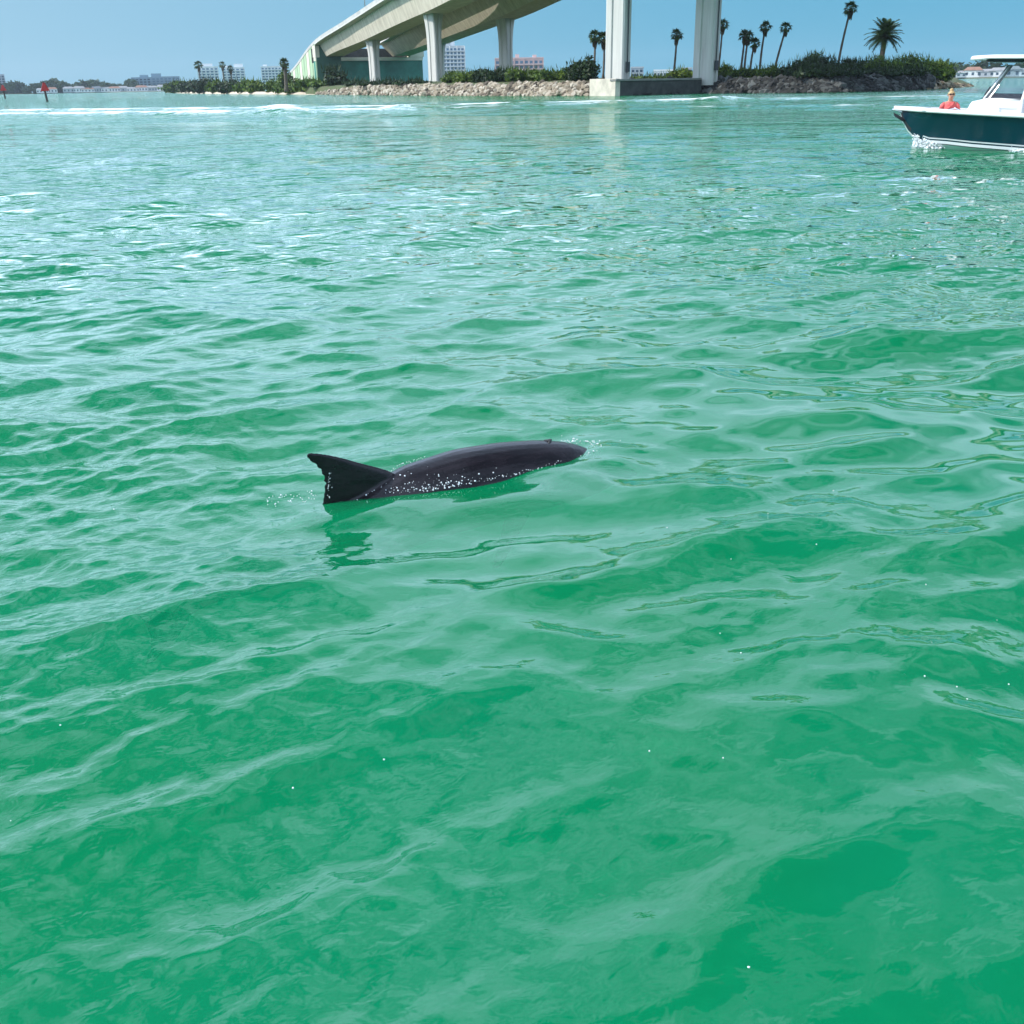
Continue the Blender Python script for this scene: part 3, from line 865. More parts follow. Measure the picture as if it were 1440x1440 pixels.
def palm(px, d, ycrown, R, label, group=None, lean=0.0, ybase=None, nf=26, tr=.16, date=False, name='fan_palm', zb=2.0):
    base = at(px, d); ztop = zat(px, ycrown, d)
    base.x -= lean
    root = empty(name, (base.x, base.y, zb))
    h = ztop-zb
    m1 = MB()
    pts = [(lean*(u**1.3)+.12*sin(u*3+px), .1*sin(u*2.2+px), h*u) for u in np.linspace(0, 1, 12)]
    m1.tube(pts, [tr*(1.45-.6*u if u < .12 else 1.2-.35*u)+(.02 if i % 2 else 0) for i, u in enumerate(np.linspace(0, 1, 12))], 8)
    if date:
        m1.tube([(pts[-1][0], pts[-1][1], h-.5*R*.5), (pts[-1][0], pts[-1][1], h+.15)], [tr*1.05, tr*1.5], 8)
    m1.build('trunk', m_bark, root)
    top = Vector(pts[-1])
    if not date:
        ms = MB()
        for i in range(46):
            q = RNG.uniform(0, 2*pi); z0 = RNG.uniform(-.75, -.05)*R; rr = tr+.30*R*(1+z0/R*.8)*RNG.uniform(.5, 1)
            L_ = RNG.uniform(.35, .6)*R; w = .09*R
            c, s = cos(q), sin(q)
            ms.add([top+Vector((c*tr, s*tr, z0+.2*R)), top+Vector((c*rr-s*w, s*rr+c*w, z0-L_*.4)), top+Vector((c*rr*.9, s*rr*.9, z0-L_)), top+Vector((c*rr+s*w, s*rr-c*w, z0-L_*.4))], [(0,1,2,3)])
        ms.build('skirt', m_dry, root, fixn=False)
    for i in range(nf):
        me = (FEATH[i % 2] if date else FANS[i % 3])
        f = bpy.data.objects.new('frond', me); COL.objects.link(f); f.parent = root
        u = (i+.5)/nf
        el = (radians(80)-u*radians(118 if not date else 112)) + RNG.normal()*.1
        az = i*2.39996+RNG.normal()*.2
        f.location = top
        f.rotation_euler = (RNG.normal()*.25, -el, az)
        s = R*RNG.uniform(.88, 1.08); f.scale = (s, s, s)
    return tag(root, label, 'palm', group)
GP = 'fan palms on the island'
palm(835, 192, 53, 1.55, 'slim fan palm rising behind the round dark tree', GP, 0, zb=2.2)
palm(848, 196, 55, 1.6, 'fan palm with its crown half hidden by the pier on the corner block', GP, 0, zb=2.2)
palm(948, 190, 50, 1.3, 'lone fan palm standing between the two tall bridge piers', GP, .1, zb=2.2)
palm(1012, 205, 36, 1.35, 'fan palm mostly hidden behind the tall pier on the sea wall', GP, .5, zb=2.2)
palm(1042, 190, 51, 1.25, 'fan palm, one of a close pair with touching crowns', GP, .15, zb=2.4)
palm(1047, 192, 52, 1.25, 'fan palm, one of a close pair with touching crowns', GP, .1, zb=2.4)
palm(1058, 189, 62, 1.2, 'shortest leaning fan palm of the palm group', GP, .6, zb=2.4)
palm(1071, 191, 39, 1.25, 'straight tall fan palm beside the shortest leaning palm', GP, .5, zb=2.4)
palm(1098, 190, 40, 1.2, 'leaning fan palm standing apart at the edge of the palm group', GP, 1.2, zb=2.4)
palm(1185, 180, 13, 1.35, 'tallest fan palm with bare slim trunk rising from the thicket', GP, 1.0, zb=2.4)
palm(1236, 196, 52, 3.1, 'stout feathery date palm with wide drooping crown above the thicket', None, 0, nf=54, tr=.42, date=True, name='date_palm', zb=2.4)
palm(282, 620, 92, 3.0, 'far fan palm in front of the left white condominium', 'palms on the spit', 0, zb=.8, nf=18, tr=.3)
palm(316, 560, 92, 2.2, 'far taller fan palm in front of the middle white condominium', 'palms on the spit', 0, zb=.8, nf=18, tr=.3)
palm(326, 560, 97, 2.2, 'far shorter fan palm in front of the middle white condominium', 'palms on the spit', 0, zb=.8, nf=18, tr=.3)
palm(402, 345, 89, 1.9, 'bushy palm beside the foot of the bridge ramp', None, 0, zb=.8, nf=34, tr=.5)
px_shrub(394, 411, 86, 20, m_leaf_mid, 'tall leafy clump around the bushy palm by the ramp', None, 700, .5, spiky=20, dist=352, zb=.8)

# ================================================================== FAR SHORES AND BUILDINGS
m_far_land = mat('far_land', (.10, .11, .06), .95, .3, .02)
def far_land(name, pts, z=.8, deep=160):
    mb = MB(); rows = []
    for p in pts:
        d = Vector((p.x, p.y, 0)); L_ = d.length; d.normalize()
        rows.append([tuple(d*L_+Vector((0,0,-.3))), tuple(d*(L_+3)+Vector((0,0,z))), tuple(d*(L_+deep)+Vector((0,0,z+.4))), tuple(d*(L_+deep+6)+Vector((0,0,-.3)))])
    mb.loft(rows, closed=False, caps=False)
    return tag(mb.build(name, m_far_land), kind='structure')
far_land('far_shore', [at(px, 1560+40*sin(px*.02)) for px in range(-160, 420, 20)])
far_land('far_shore', [at(px, 840+25*sin(px*.03)) for px in range(1290, 1700, 20)])
far_land('mainland', [at(px, 640+10*sin(px*.05)) for px in range(560, 1120, 20)], z=1.2, deep=420)

def treeline(name, px0, px1, d0, dd, n, hmin, hmax, label, seed):
    global RNG
    mb = MB()
    for i in range(n):
        px = RNG.uniform(px0, px1); d = d0+RNG.uniform(0, dd); p = at(px, d)
        h = RNG.uniform(hmin, hmax)*(1+.25*sin(px*.11)); w = RNG.uniform(.5, .9)*h
        bl_ = [((p.x+RNG.normal()*w*.3, p.y+RNG.normal()*2, .8+h*RNG.uniform(.4, .62)), (w*RNG.uniform(.35, .6), w*.5, h*.40)) for _ in range(3)]
        vs, fs = leaves(bl_, 120, .0021*d0)
        mb.add(vs, fs)
        mb.tube([(p.x, p.y, 0), (p.x, p.y, h*.6)], [.3, .2], 5)
    return tag(mb.build(name, m_leaf_far, fixn=False), label, None, None, 'stuff')
treeline('tree_line', -60, 190, 1575, 60, 90, 8, 15, 'hazy dark trees along the far shore behind the red channel markers', 1)
treeline('tree_line', 180, 300, 1575, 60, 34, 6, 10, 'hazy trees along the far shore around the long grey block', 1)
treeline('tree_line', 1330, 1600, 850, 50, 50, 7, 12, 'hazy trees on the far shore behind the motorboat', 2)

m_glass = mat('dark_window_glass', (.05, .08, .11), .15, spec=.6)
m_glass_blue = mat('blue_window_glass', (.12, .20, .27), .2, spec=.6)
m_white = mat('white_stucco', (.72, .73, .72), .8, .06, .05)
m_grey = mat('grey_stucco', (.42, .45, .47), .8, .08, .05)
m_pink = mat('pink_stucco', (.62, .45, .42), .8, .08, .05)
m_bluegrey = mat('blue_grey_cladding', (.20, .30, .36), .6, .1, .05)
m_roof_red = mat('roof_tile', (.30, .16, .11), .85, .2, .3)
m_roof_grey = mat('roof_grey', (.30, .30, .30), .85, .2, .3)

def block(px0, px1, ytop, d, floors, bays, label, wall, glass, group=None, deep=16, balcony=True, roofbox=None, yaw=0.0, name='condominium', zb=1.2, ybase=None, cat='building'):
    """a storeyed building: walls, each window and balcony slab a piece of its own"""
    xc = (px0+px1)/2; c = at(xc, d); w = (px1-px0)/1556*d; h = zat(xc, ytop, d)-zb
    root = empty(name, (c.x, c.y, zb), -atan2(c.x, c.y)+yaw)
    m1 = MB(); m1.box(-w/2, w/2, 0, deep, 0, h); m1.build('wall', wall, root)
    fh = h/(floors+.35); bw = w/bays
    wm = MB(); wm.box(-.5*bw*.62, .5*bw*.62, -.12, .06, 0, fh*.56); wmesh = wm.mesh('window', glass)
    for f in range(floors):
        for b in range(bays):
            o = link('window', wmesh, root); o.location = (-w/2+bw*(b+.5), 0, fh*(f+.28))
    # side windows, seen obliquely
    wm = MB(); wm.box(-.08, .08, -1.3, 1.3, 0, fh*.5); smesh = wm.mesh('window', glass)
    for sg in (-1, 1):
        for f in range(floors):
            for b in range(3):
                o = link('window', smesh, root); o.location = (sg*w/2, deep*(b+.5)/3, fh*(f+.28))
    if balcony:
        for f in range(1, floors):
            m1 = MB(); m1.box(-w/2-.3, w/2+.3, -1.3, .003, fh*f-.12, fh*f+.12)
            m1.box(-w/2-.3, w/2+.3, -1.35, -1.25, fh*f+.12, fh*f+.75)
            m1.build('balcony', wall, root)
        for b in range(0, bays+1, 2):
            m1 = MB(); x = -w/2+bw*b; m1.box(x-.25, x+.25, -1.45, .002, 0, h); m1.build('fin_wall', wall, root)
    m1 = MB(); m1.box(-w/2-.2, w/2+.2, -.25, deep+.2, h-.3, h+.5); m1.build('parapet', wall, root)
    if roofbox:
        for (u0, u1, hh) in roofbox:
            m1 = MB(); m1.box(-w/2+w*u0, -w/2+w*u1, 3, deep-3, h+.5, h+.5+hh); m1.build('roof_housing', wall, root)
    return tag(root, label, cat, group)
block(281, 308, 94, 1150, 8, 5, 'white condominium with stepped roof above the mangroves, left of its twin', m_white, m_glass_blue, None, 16, True, [(.25, .75, 2.6)])
block(315, 345, 95, 1150, 8, 5, 'white condominium beside its stepped twin, two palms before it', m_white, m_glass_blue, None, 16, True, [(.55, .95, 3.0), (.0, .3, 1.5)])
block(370, 397, 93.5, 1150, 8, 6, 'broad white condominium next to the bridge ramp', m_white, m_glass_blue, None, 14, True, [(.1, .3, 1.4)])
block(188, 232, 109, 1650, 5, 9, 'long low blue grey block on the far shore with roof housing', m_bluegrey, m_glass, None, 24, True, [(.25, .5, 3.0)])
block(216, 252, 108, 1640, 5, 7, 'glassy blue grey block joined to the long low one on the far shore', m_bluegrey, m_glass_blue, None, 24, True, [(.0, .35, 4.0)])
block(-14, 6, 105, 1620, 7, 5, 'grey tower on the far shore behind the smaller channel marker', m_grey, m_glass, None, 18, True)
block(623, 655, 65, 900, 10, 6, 'tall white and blue tower between the bridge piers', m_white, m_glass_blue, None, 14, True, [(.05, .62, 3.2), (.2, .45, 6.0)], yaw=.3)
block(697, 764, 82, 720, 5, 10, 'long pink and grey apartment block behind the slender far pier', m_pink, m_glass_blue, None, 16, True, [(.12, .22, 1.3), (.42, .5, 2.0), (.78, .86, 1.5)])
block(887, 904, 95, 660, 3, 3, 'small grey house right of the pier on the corner block', m_grey, m_glass, None, 9, True, None, name='house')
block(919, 945, 99, 660, 2, 6, 'long low white house behind the lone palm', m_white, m_glass, None, 8, False, None, name='house')
block(958, 972, 96, 690, 3, 3, 'grey house behind the bright green bush', m_grey, m_glass, None, 8, False, None, name='house')

def cottage(px, d, w, h, wall, roof, label, group, zb=.8):
    c = at(px, d); root = empty('house', (c.x, c.y, zb), -atan2(c.x, c.y))
    m1 = MB(); m1.box(-w/2, w/2, 0, 8, 0, h); m1.build('wall', wall, root)
    m1 = MB(); e = .5
    m1.add([(-w/2-e, -e, h), (w/2+e, -e, h), (w/2+e, 8+e, h), (-w/2-e, 8+e, h), (-w/2+2, 4, h*1.5), (w/2-2, 4, h*1.5)], [(0,1,5,4), (2,3,4,5), (1,2,5), (3,0,4), (3,2,1,0)])
    m1.build('roof', roof, root)
    n = max(2, int(w/3.5))
    wm = MB(); wm.box(-.8, .8, -.08, .06, 0, h*.42); me = wm.mesh('window', m_glass)
    for i in range(n):
        o = link('window', me, root); o.location = (-w/2+w*(i+.5)/n, 0, h*.3)
    return tag(root, label, 'house', group)
for i, px in enumerate((58, 72, 95, 110, 122, 134, 148, 160, 172, 186, 198, 212, 226, 240)):
    cottage(px, 1566+RNG.uniform(-2, 4), RNG.uniform(11, 17), RNG.uniform(3.2, 5.2), (m_white, m_white, m_grey)[i % 3], (m_roof_grey, m_roof_red, m_roof_grey)[i % 3], ('small white house with grey roof', 'small white house with red roof', 'small grey house')[i % 3] + ' on the far shore behind the channel markers', 'houses on the far shore')
for i, (px, w, h) in enumerate(((1350, 7, 3.0), (1366, 12, 4.5), (1384, 12, 3.5), (1404, 14, 4.0), (1422, 10, 4.5), (1440, 14, 3.6))):
    cottage(px, 845, w, h, m_white if i % 2 else m_grey, m_roof_grey if i != 1 else m_roof_red, ('white waterfront house' if i % 2 else 'grey waterfront house') + (' with red roof' if i == 1 else '') + ' on the far shore behind the motorboat', 'houses behind the motorboat')

# ================================================================== CHANNEL MARKERS
m_pile = mat('creosote_pile', (.035, .03, .025), .85, .3, 3.0)
m_red = mat('marker_red', (.52, .025, .02), .55)
def marker(px, py, ytop, label, lean, k):
    b = gp(px, py); d = hypot(b.x, b.y); h = zat(px, ytop, d)
    root = empty('channel_marker', (b.x, b.y, 0), -atan2(b.x, b.y)); root.rotation_euler = (0, lean, -atan2(b.x, b.y))
    m1 = MB(); m1.tube([(0,0,-3), (0,0,h*.9)], [.26*k, .22*k], 10); m1.build('pile', m_pile, root)
    for (dy, rz) in ((-.3, .25), (.3, -.9)):
        m1 = MB(); s = .95*k; z0 = h*.52
        Mx = Matrix.Rotation(rz, 4, 'Z') @ Matrix.Translation((0, dy*k, 0))
        tri = [(-s, z0), (s, z0), (s*.12, z0+1.75*s), (-s*.12, z0+1.75*s)]
        m1.add([Mx @ Vector((x, y, z)) for y in (-.04, .04) for x, z in tri], [(0,1,2,3), (7,6,5,4), (0,4,5,1), (1,5,6,2), (2,6,7,3), (3,7,4,0)])
        m1.build('day_board', m_red, root)
    m1 = MB(); m1.tube([(0,0,h*.9), (0,0,h*.93), (0,0,h*.97), (0,0,h)], [.3*k, .16*k, .18*k, .06*k], 10); m1.build('lantern', m_box, root)
    m1 = MB(); m1.tube([(-.3*k,0,h*.92), (-.42*k,0,h*.97), (-.40*k,0,h*1.02)], [.05, .11*k, .05], 8); m1.build('bracket', m_pile, root)
    return tag(root, label, 'channel marker', 'channel markers')
marker(66.5, 143, 114, 'red boarded channel marker pile, the larger one nearer the wake', -.05, 1.0)
marker(7.5, 138.5, 117, 'red boarded channel marker pile, the smaller one before the grey tower', -.06, 1.15)

# ================================================================== MOTORBOAT
m_hull = mat('teal_gelcoat', (.0025, .030, .050), .16, spec=.5, coat=.4)
m_gel = mat('white_gelcoat', (.80, .80, .79), .25, spec=.5)
m_stripe = mat('pale_stripe', (.62, .66, .67), .3)
m_steel = mat('polished_steel', (.7, .7, .72), .18, metallic=1.0)
m_black = mat('black_rubber', (.012, .012, .014), .5)
m_vinyl = mat('white_vinyl', (.72, .72, .70), .55, .05, 3.0)
m_shade = mat('smoked_panel', (.02, .022, .03), .25)
def clear_glass():
    m = bpy.data.materials.new('windshield_glass'); m.use_nodes = True
    nt = m.node_tree; N, L = nt.nodes, nt.links; N.clear()
    out = N.new('ShaderNodeOutputMaterial'); fr = N.new('ShaderNodeFresnel'); fr.inputs['IOR'].default_value = 1.5
    t = N.new('ShaderNodeBsdfTransparent'); t.inputs['Color'].default_value = (.80, .88, .90, 1)
    g = N.new('ShaderNodeBsdfGlossy'); g.inputs['Roughness'].default_value = .13
    mx = N.new('ShaderNodeMixShader'); L.new(fr.outputs[0], mx.inputs[0]); L.new(t.outputs[0], mx.inputs[1]); L.new(g.outputs[0], mx.inputs[2]); L.new(mx.outputs[0], out.inputs[0])
    return m
m_screen = clear_glass()
HEADV = Vector((-.87, .49, 0)).normalized()
stem = gp(1303, 209)
BO = stem - HEADV*3.45
boat = empty('motorboat', (BO.x, BO.y, -.06))
boat.rotation_euler = (Matrix.Rotation(atan2(HEADV.y, HEADV.x), 4, 'Z') @ Matrix.Rotation(radians(-1.6), 4, 'Y')).to_euler()
ST = [ # x, sheer half beam, sheer z, chine half beam, chine z, keel z
 (-4.2, 1.28, .86, 1.10, .00, -.46), (-2.5, 1.34, .88, 1.14, .00, -.48), (-1.0, 1.36, .90, 1.13, .01, -.48), (0.4, 1.34, .93, 1.06, .03, -.46),
 (1.4, 1.26, .95, .93, .06, -.40), (2.2, 1.12, .97, .72, .08, -.31), (2.9, .90, .985, .40, .11, -.17), (3.4, .66, .995, .14, .11, .00), (3.75, .44, 1.0, .03, .20, .17), (4.02, .24, 1.005, .016, .42, .40), (4.22, .09, 1.01, .012, .68, .66), (4.30, .025, 1.015, .010, .89, .88)]
def station(x):
    for a, b in zip(ST[:-1], ST[1:]):
        if a[0] <= x <= b[0]:
            u = (x-a[0])/(b[0]-a[0]); return tuple(p+(q-p)*u for p, q in zip(a, b))
    return ST[-1]
xs = sorted(set([s[0] for s in ST]+[-3.4, -1.8, -.3, .9, 1.8, 2.55, 3.15, 3.58, 3.9, 4.12]))
def top_side(sg):
    rows = []
    for x in xs:
        _, bs, zs, bc, zc, zk = station(x)
        rows.append([(x, sg*(bc+(bs-bc)*(u**1.25)), zc+.02+(zs-zc-.02)*u) for u in np.linspace(0, 1, 7)])
    return rows
m1 = MB()
for sg in (-1, 1): m1.loft(top_side(sg), closed=False, caps=False)
x, bs, zs, bc, zc, zk = ST[0]
m1.add([(x, -bc, zc+.02), (x, bc, zc+.02), (x, bs, zs), (x, -bs, zs)], [(0,1,2,3)])
hull = m1.build('hull', m_hull, boat)
m1 = MB()
for sg in (-1, 1):
    m1.loft([[(station(x)[0], 0, station(x)[5]), (x, sg*station(x)[3]*.5, station(x)[5]*.55+station(x)[4]*.45-.02), (x, sg*station(x)[3], station(x)[4])] for x in xs], closed=False, caps=False)
m1.add([(ST[0][0], 0, ST[0][5]), (ST[0][0], 1.10, 0), (ST[0][0], -1.10, 0)], [(0,1,2)])
m1.build('hull_bottom', m_gel, boat)
for (za, zb_, nm) in ((.0, .075, 'boot_stripe'), (.115, .15, 'boot_stripe')):
    for sg in (-1, 1):
        m1 = MB(); rows = []
        for x in [x for x in xs if x < 3.6]:
            _, bs, zs, bc, zc, zk = station(x)
            def pt(zz, o):
                u = max(0, min(1, zz/(zs-zc))); return (x, sg*(bc+(bs-bc)*u**1.25+o), zc+.02+(zs-zc-.02)*u)
            rows.append([pt(za, .012), pt(zb_, .012)])
        m1.loft(rows, closed=False, caps=False); m1.build(nm, m_stripe, hull)
# gunwale cap, swelling outboard, and covering boards
m1 = MB()
for sg in (-1, 1):
    rings = []
    for x in xs:
        _, bs, zs, bc, zc, zk = station(x)
        inn = max(0.0, bs-.30)
        rings.append([(x, sg*(bs+.035), zs-.05), (x, sg*(bs+.05), zs-.01), (x, sg*(bs+.03), zs+.035), (x, sg*(bs-.03), zs+.05), (x, sg*inn, zs+.055), (x, sg*inn, zs-.02), (x, sg*(bs-.01), zs-.06)])
    m1.loft(rings, True, True, True)
# bow nose piece and foredeck plate
rings = []
for x, b in ((3.55, .60), (3.9, .36), (4.2, .14), (4.42, .07), (4.50, .03)):
    z = station(min(x, 4.3))[2]
    rings.append([(x, -b, z-.055), (x, -b*1.05, z), (x, -b*.6, z+.06), (x, b*.6, z+.06), (x, b*1.05, z), (x, b, z-.055)])
m1.loft(rings, True, True, True)
m1.build('gunwale', m_gel, boat)
def hb(x, z):      # hull half beam inside at height z
    _, bs, zs, bc, zc, zk = station(x); u = max(0, min(1, (z-zc)/(zs-zc))); return max(.02, bc+(bs-bc)*u**1.25-.05)
def fl(x): return min(station(x)[1]-.30, hb(x, .32))
xi = [x for x in xs if station(x)[1] > .42]
m1 = MB(); m1.loft([[(x, -fl(x), .32), (x, fl(x), .32)] for x in xi], closed=False, caps=False)
for sg in (-1, 1):
    m1.loft([[(x, sg*fl(x), .32), (x, sg*(station(x)[1]-.31), station(x)[2]-.03)] for x in xi], closed=False, caps=False)
m1.build('cockpit_liner', m_gel, boat)
for sg in (-1, 1):
    m1 = MB(); m1.loft([[(x, sg*(fl(x)-.02), .33), (x, sg*min(fl(x)+.1, hb(x, .62), station(x)[1]-.33), .66), (x, sg*.03, .66), (x, sg*.03, .33)] for x in (2.65, 2.85, 3.05, 3.25, 3.4)], True, True, False)
    m1.build('bow_seat', m_vinyl, boat, bevel=.02)
# anchor on its roller under the nose, and the steel stem plate
m1 = MB(); m1.tube([(4.55, 0, .98), (4.28, 0, .93), (4.10, 0, .78)], .035, 8)
an = m1.build('anchor', m_steel, boat)
m1 = MB()
for sg in (-1, 1):
    m1.add([(4.12, 0, .72), (4.50, sg*.03, .90), (4.42, sg*.20, .80), (4.20, sg*.16, .68), (4.14, 0, .66), (4.44, sg*.03, .80)], [(0,1,2,3), (4,3,2,5), (0,3,4), (1,5,2)])
m1.build('fluke', m_black, an)
m1 = MB()
for sg in (-1, 1):
    m1.loft([[(x+.012, sg*(station(x)[3]+.05*(station(x)[1]-station(x)[3])+.012+.16*(station(x)[1]-station(x)[3])*v), station(x)[4]+.05+v*(station(x)[2]-station(x)[4]-.14)) for v in np.linspace(0, 1, 4)] for x in (3.93, 4.05, 4.15, 4.25)], closed=False, caps=False)
m1.build('stem_plate', m_black, boat)
# console
CX = 2.0
cons = MB()
prof = [(CX+.55, .30), (CX+.52, .98), (CX+.42, 1.24), (CX-.02, 1.35), (CX-1.15, 1.39), (CX-1.25, .30)]
cons.loft([[(x, y, z) for x, z in prof] for y in (-.55, -.48, .48, .55)], True, True, False)
co = cons.build('console', m_gel, boat, bevel=.05)
m1 = MB(); m1.box(CX-.35, CX-.30, .551, .562, .45, 1.1); m1.box(CX-1.0, CX-.95, .551, .562, .45, 1.1); m1.box(CX-1.0, CX-.30, .551, .562, 1.08, 1.11)
m1.build('door_seam', m_stripe, co)
m1 = MB(); m1.box(CX+.20, CX+.54, -.40, .40, .55, .70); m1.build('front_seat', m_vinyl, co, bevel=.05)
# wraparound windshield: raked, curved at the corners
def ws(u, v):
    # u -1..1 around, v 0..1 up
    a = u*1.45
    bx, by = CX-.40+.62*max(0, cos(a))**.55, .56*(1 if a > 0 else -1)*abs(sin(a))**.6
    if abs(a) > 1.2: bx -= (abs(a)-1.2)*3.0
    return Vector((bx-.50*v, by*(1-.31*v), 1.30+v*.86))
m1 = MB(); nu, nv = 40, 10
m1.loft([[ws(-1+2*i/nu, .14+.86*j/nv) for i in range(nu+1)] for j in range(nv+1)], closed=False, caps=False)
wsh = m1.build('windshield', m_screen, boat)
m1 = MB(); m1.loft([[ws(-1+2*i/nu, .17*j/3)*1.0 for i in range(nu+1)] for j in range(4)], closed=False, caps=False)
m1.build('windshield_base', m_shade, wsh)
for u in (-1, -.48, .48, 1):
    m1 = MB(); m1.tube([ws(u, v) for v in (0, .33, .66, 1.0)], .028 if abs(u) < 1 else .045, 8); m1.build('frame_post', m_gel, wsh)
m1 = MB(); m1.tube([ws(.30, .13)+Vector((.02, .02, 0)), ws(.12, .38)+Vector((.02, .02, 0))], .012, 5); m1.tube([ws(.42, .13)+Vector((.02, .02, 0)), ws(.24, .36)+Vector((.02, .02, 0))], .012, 5)
m1.build('wiper', m_black, wsh)
# hardtop on raked posts
tp = MB(); rings = []
for x, b, z in ((CX+.62, .55, 2.30), (CX+.50, .90, 2.31), (CX+.1, 1.05, 2.335), (CX-1.2, 1.10, 2.34), (CX-2.3, 1.06, 2.32), (CX-2.45, .95, 2.31)):
    rings.append([(x, -b, z-.03), (x, -b*1.02, z+.01), (x, -b*.8, z+.06), (x, 0, z+.085), (x, b*.8, z+.06), (x, b*1.02, z+.01), (x, b, z-.03)])
tp.loft(rings, True, True, True)
ht = tp.build('hardtop', m_gel, boat)
m1 = MB(); m1.box(CX-2.2, CX+.2, -.9, .9, 2.22, 2.30); m1.build('headliner', m_shade, ht, bevel=.04)
for sg in (-1, 1):
    m1 = MB(); m1.tube([(CX-.95, sg*.66, .30), (CX-.85, sg*.70, 1.3), (CX-1.0, sg*.78, 2.25)], [.05, .05, .05], 8); m1.build('post', m_gel, boat)
    m1 = MB(); m1.tube([(CX-1.9, sg*.66, .30), (CX-2.0, sg*.72, 1.3), (CX-2.05, sg*.8, 2.25)], [.05, .05, .05], 8); m1.build('post', m_gel, boat)
    m1 = MB(); m1.add([(CX-.72, sg*.60, .95), (CX-1.02, sg*.62, .95), (CX-1.10, sg*.66, 1.95), (CX-1.04, sg*.66, 1.98), (CX-.72, sg*.68, .95), (CX-1.02, sg*.70, .95), (CX-1.10, sg*.72, 1.95), (CX-1.04, sg*.72, 1.98)], [(0,1,2,3), (7,6,5,4), (0,4,5,1), (1,5,6,2), (2,6,7,3), (3,7,4,0)]); m1.build('side_brace', m_gel, boat)
m1 = MB(); m1.box(CX-2.45, CX-1.75, -.6, .6, .30, 1.0); m1.box(CX-2.45, CX-2.3, -.6, .6, 1.0, 1.45); m1.build('helm_seat', m_vinyl, boat, bevel=.06)
m1 = MB(); q = [Vector((CX-1.36, .20*cos(a), 1.12+.20*sin(a))) for a in np.linspace(0, 2*pi, 17)]; m1.tube(q, .018, 6, caps=False); m1.build('steering_wheel', m_black, boat)
for sg in (-1, 1):
    root_o = MB(); rings = []
    for z, lx, ly in ((-.55, .10, .05), (.1, .14, .08), (.45, .18, .12), (.55, .32, .19), (.95, .34, .20), (1.12, .22, .14)):
        rings.append([(-4.55+lx*cos(a), sg*.45+ly*sin(a), z) for a in np.linspace(0, 2*pi, 13)[:-1]])
    root_o.loft(rings, True, True, True); root_o.build('outboard_engine', m_gel, boat)
m1 = MB(); m1.tube([(2.6, .98, 1.02), (2.75, .90, 1.08), (2.95, .84, 1.03)], .014, 6); m1.build('cleat', m_steel, boat)
m1 = MB(); m1.box(-.25, .0, 1.36, 1.40, .83, .92); m1.tube([(-.1, 1.2, .84), (.05, 1.2, .92), (.35, 1.2, .92), (.5, 1.2, .84)], .02, 6); m1.build('grab_rail', m_black, boat)
tag(boat, 'white topped motorboat with dark teal hull, hardtop and anchor at its bow', 'motorboat')

# spray at the boat's stem and along its side
m_foam = mat('white_foam', (.82, .86, .87), .7)
def spray(name, pts_r, label, m=None):
    mb = MB()
    for p, r in pts_r: add_blob(mb, p, r)
    return tag(mb.build(name, m or m_foam, fixn=False), label, None, None, 'stuff')
def add_blob(mb, c, r):
    vs, fs = rock_shape(1)
    P = vs*(r*RNG.uniform(.7, 1.3, size=3))+np.array(c); mb.add(P.tolist(), fs, True)
BM = Matrix.Translation(boat.location) @ boat.rotation_euler.to_matrix().to_4x4()
pr_ = []
for i in range(1300):
    u = RNG.uniform()**1.4
    x = 3.80-u*.75; sg = 1 if RNG.uniform() < .62 else -1
    b = station(x)[3]*.3*u+.02+abs(RNG.normal())*(.04+.16*u)
    p = BM @ Vector((x+.12*RNG.normal()*(.3+u), sg*b, 0)); p.z = max(.0, RNG.uniform(0, 1)**1.3*(.40-.28*u))
    pr_.append((p, RNG.uniform(.005, .012)*(1+3*RNG.uniform()**4)))
for i in range(1100):
    x = RNG.uniform(-3.5, 1.2); p = BM @ Vector((x, station(x)[3]+.05+abs(RNG.normal())*.22, 0)); p.z = abs(RNG.normal())*.05+.01
    pr_.append((p, RNG.uniform(.005, .012)*(1+3*RNG.uniform()**4)))
spray('bow_spray', pr_, 'white spray thrown up along the motorboat stem and side')

# ================================================================== PERSON IN THE BOW
m_skin = mat('skin', (.52, .27, .17), .5, .06, 20)
m_hair = mat('blond_hair', (.50, .34, .16), .6, .3, 40, .004, 120)
m_top = mat('coral_pink_fabric', (.68, .13, .12), .8, .15, 14, .006, 30)
def skin_mesh(name, verts, edges, radii, material, parent, sub=2, root=0):
    me = bpy.data.meshes.new(name); me.from_pydata(verts, edges, []); me.materials.append(material)
    o = link(name, me, parent)
    md = o.modifiers.new('skin', 'SKIN'); md.use_smooth_shade = True; md.branch_smoothing = .6
    for i, r in enumerate(radii):
        r = r if hasattr(r, '__len__') else (r, r)
        me.skin_vertices[0].data[i].radius = r
        me.skin_vertices[0].data[i].use_root = (i == root)
    s = o.modifiers.new('sub', 'SUBSURF'); s.levels = sub; s.render_levels = sub
    return o
pl = BM @ Vector((3.02, -.10, .66))
person = empty('person', pl)
tocam = Vector((-pl.x, -pl.y, 0)).normalized()
person.rotation_euler = (0, 0, atan2(tocam.x, -tocam.y) + .15)   # local -Y faces the viewer
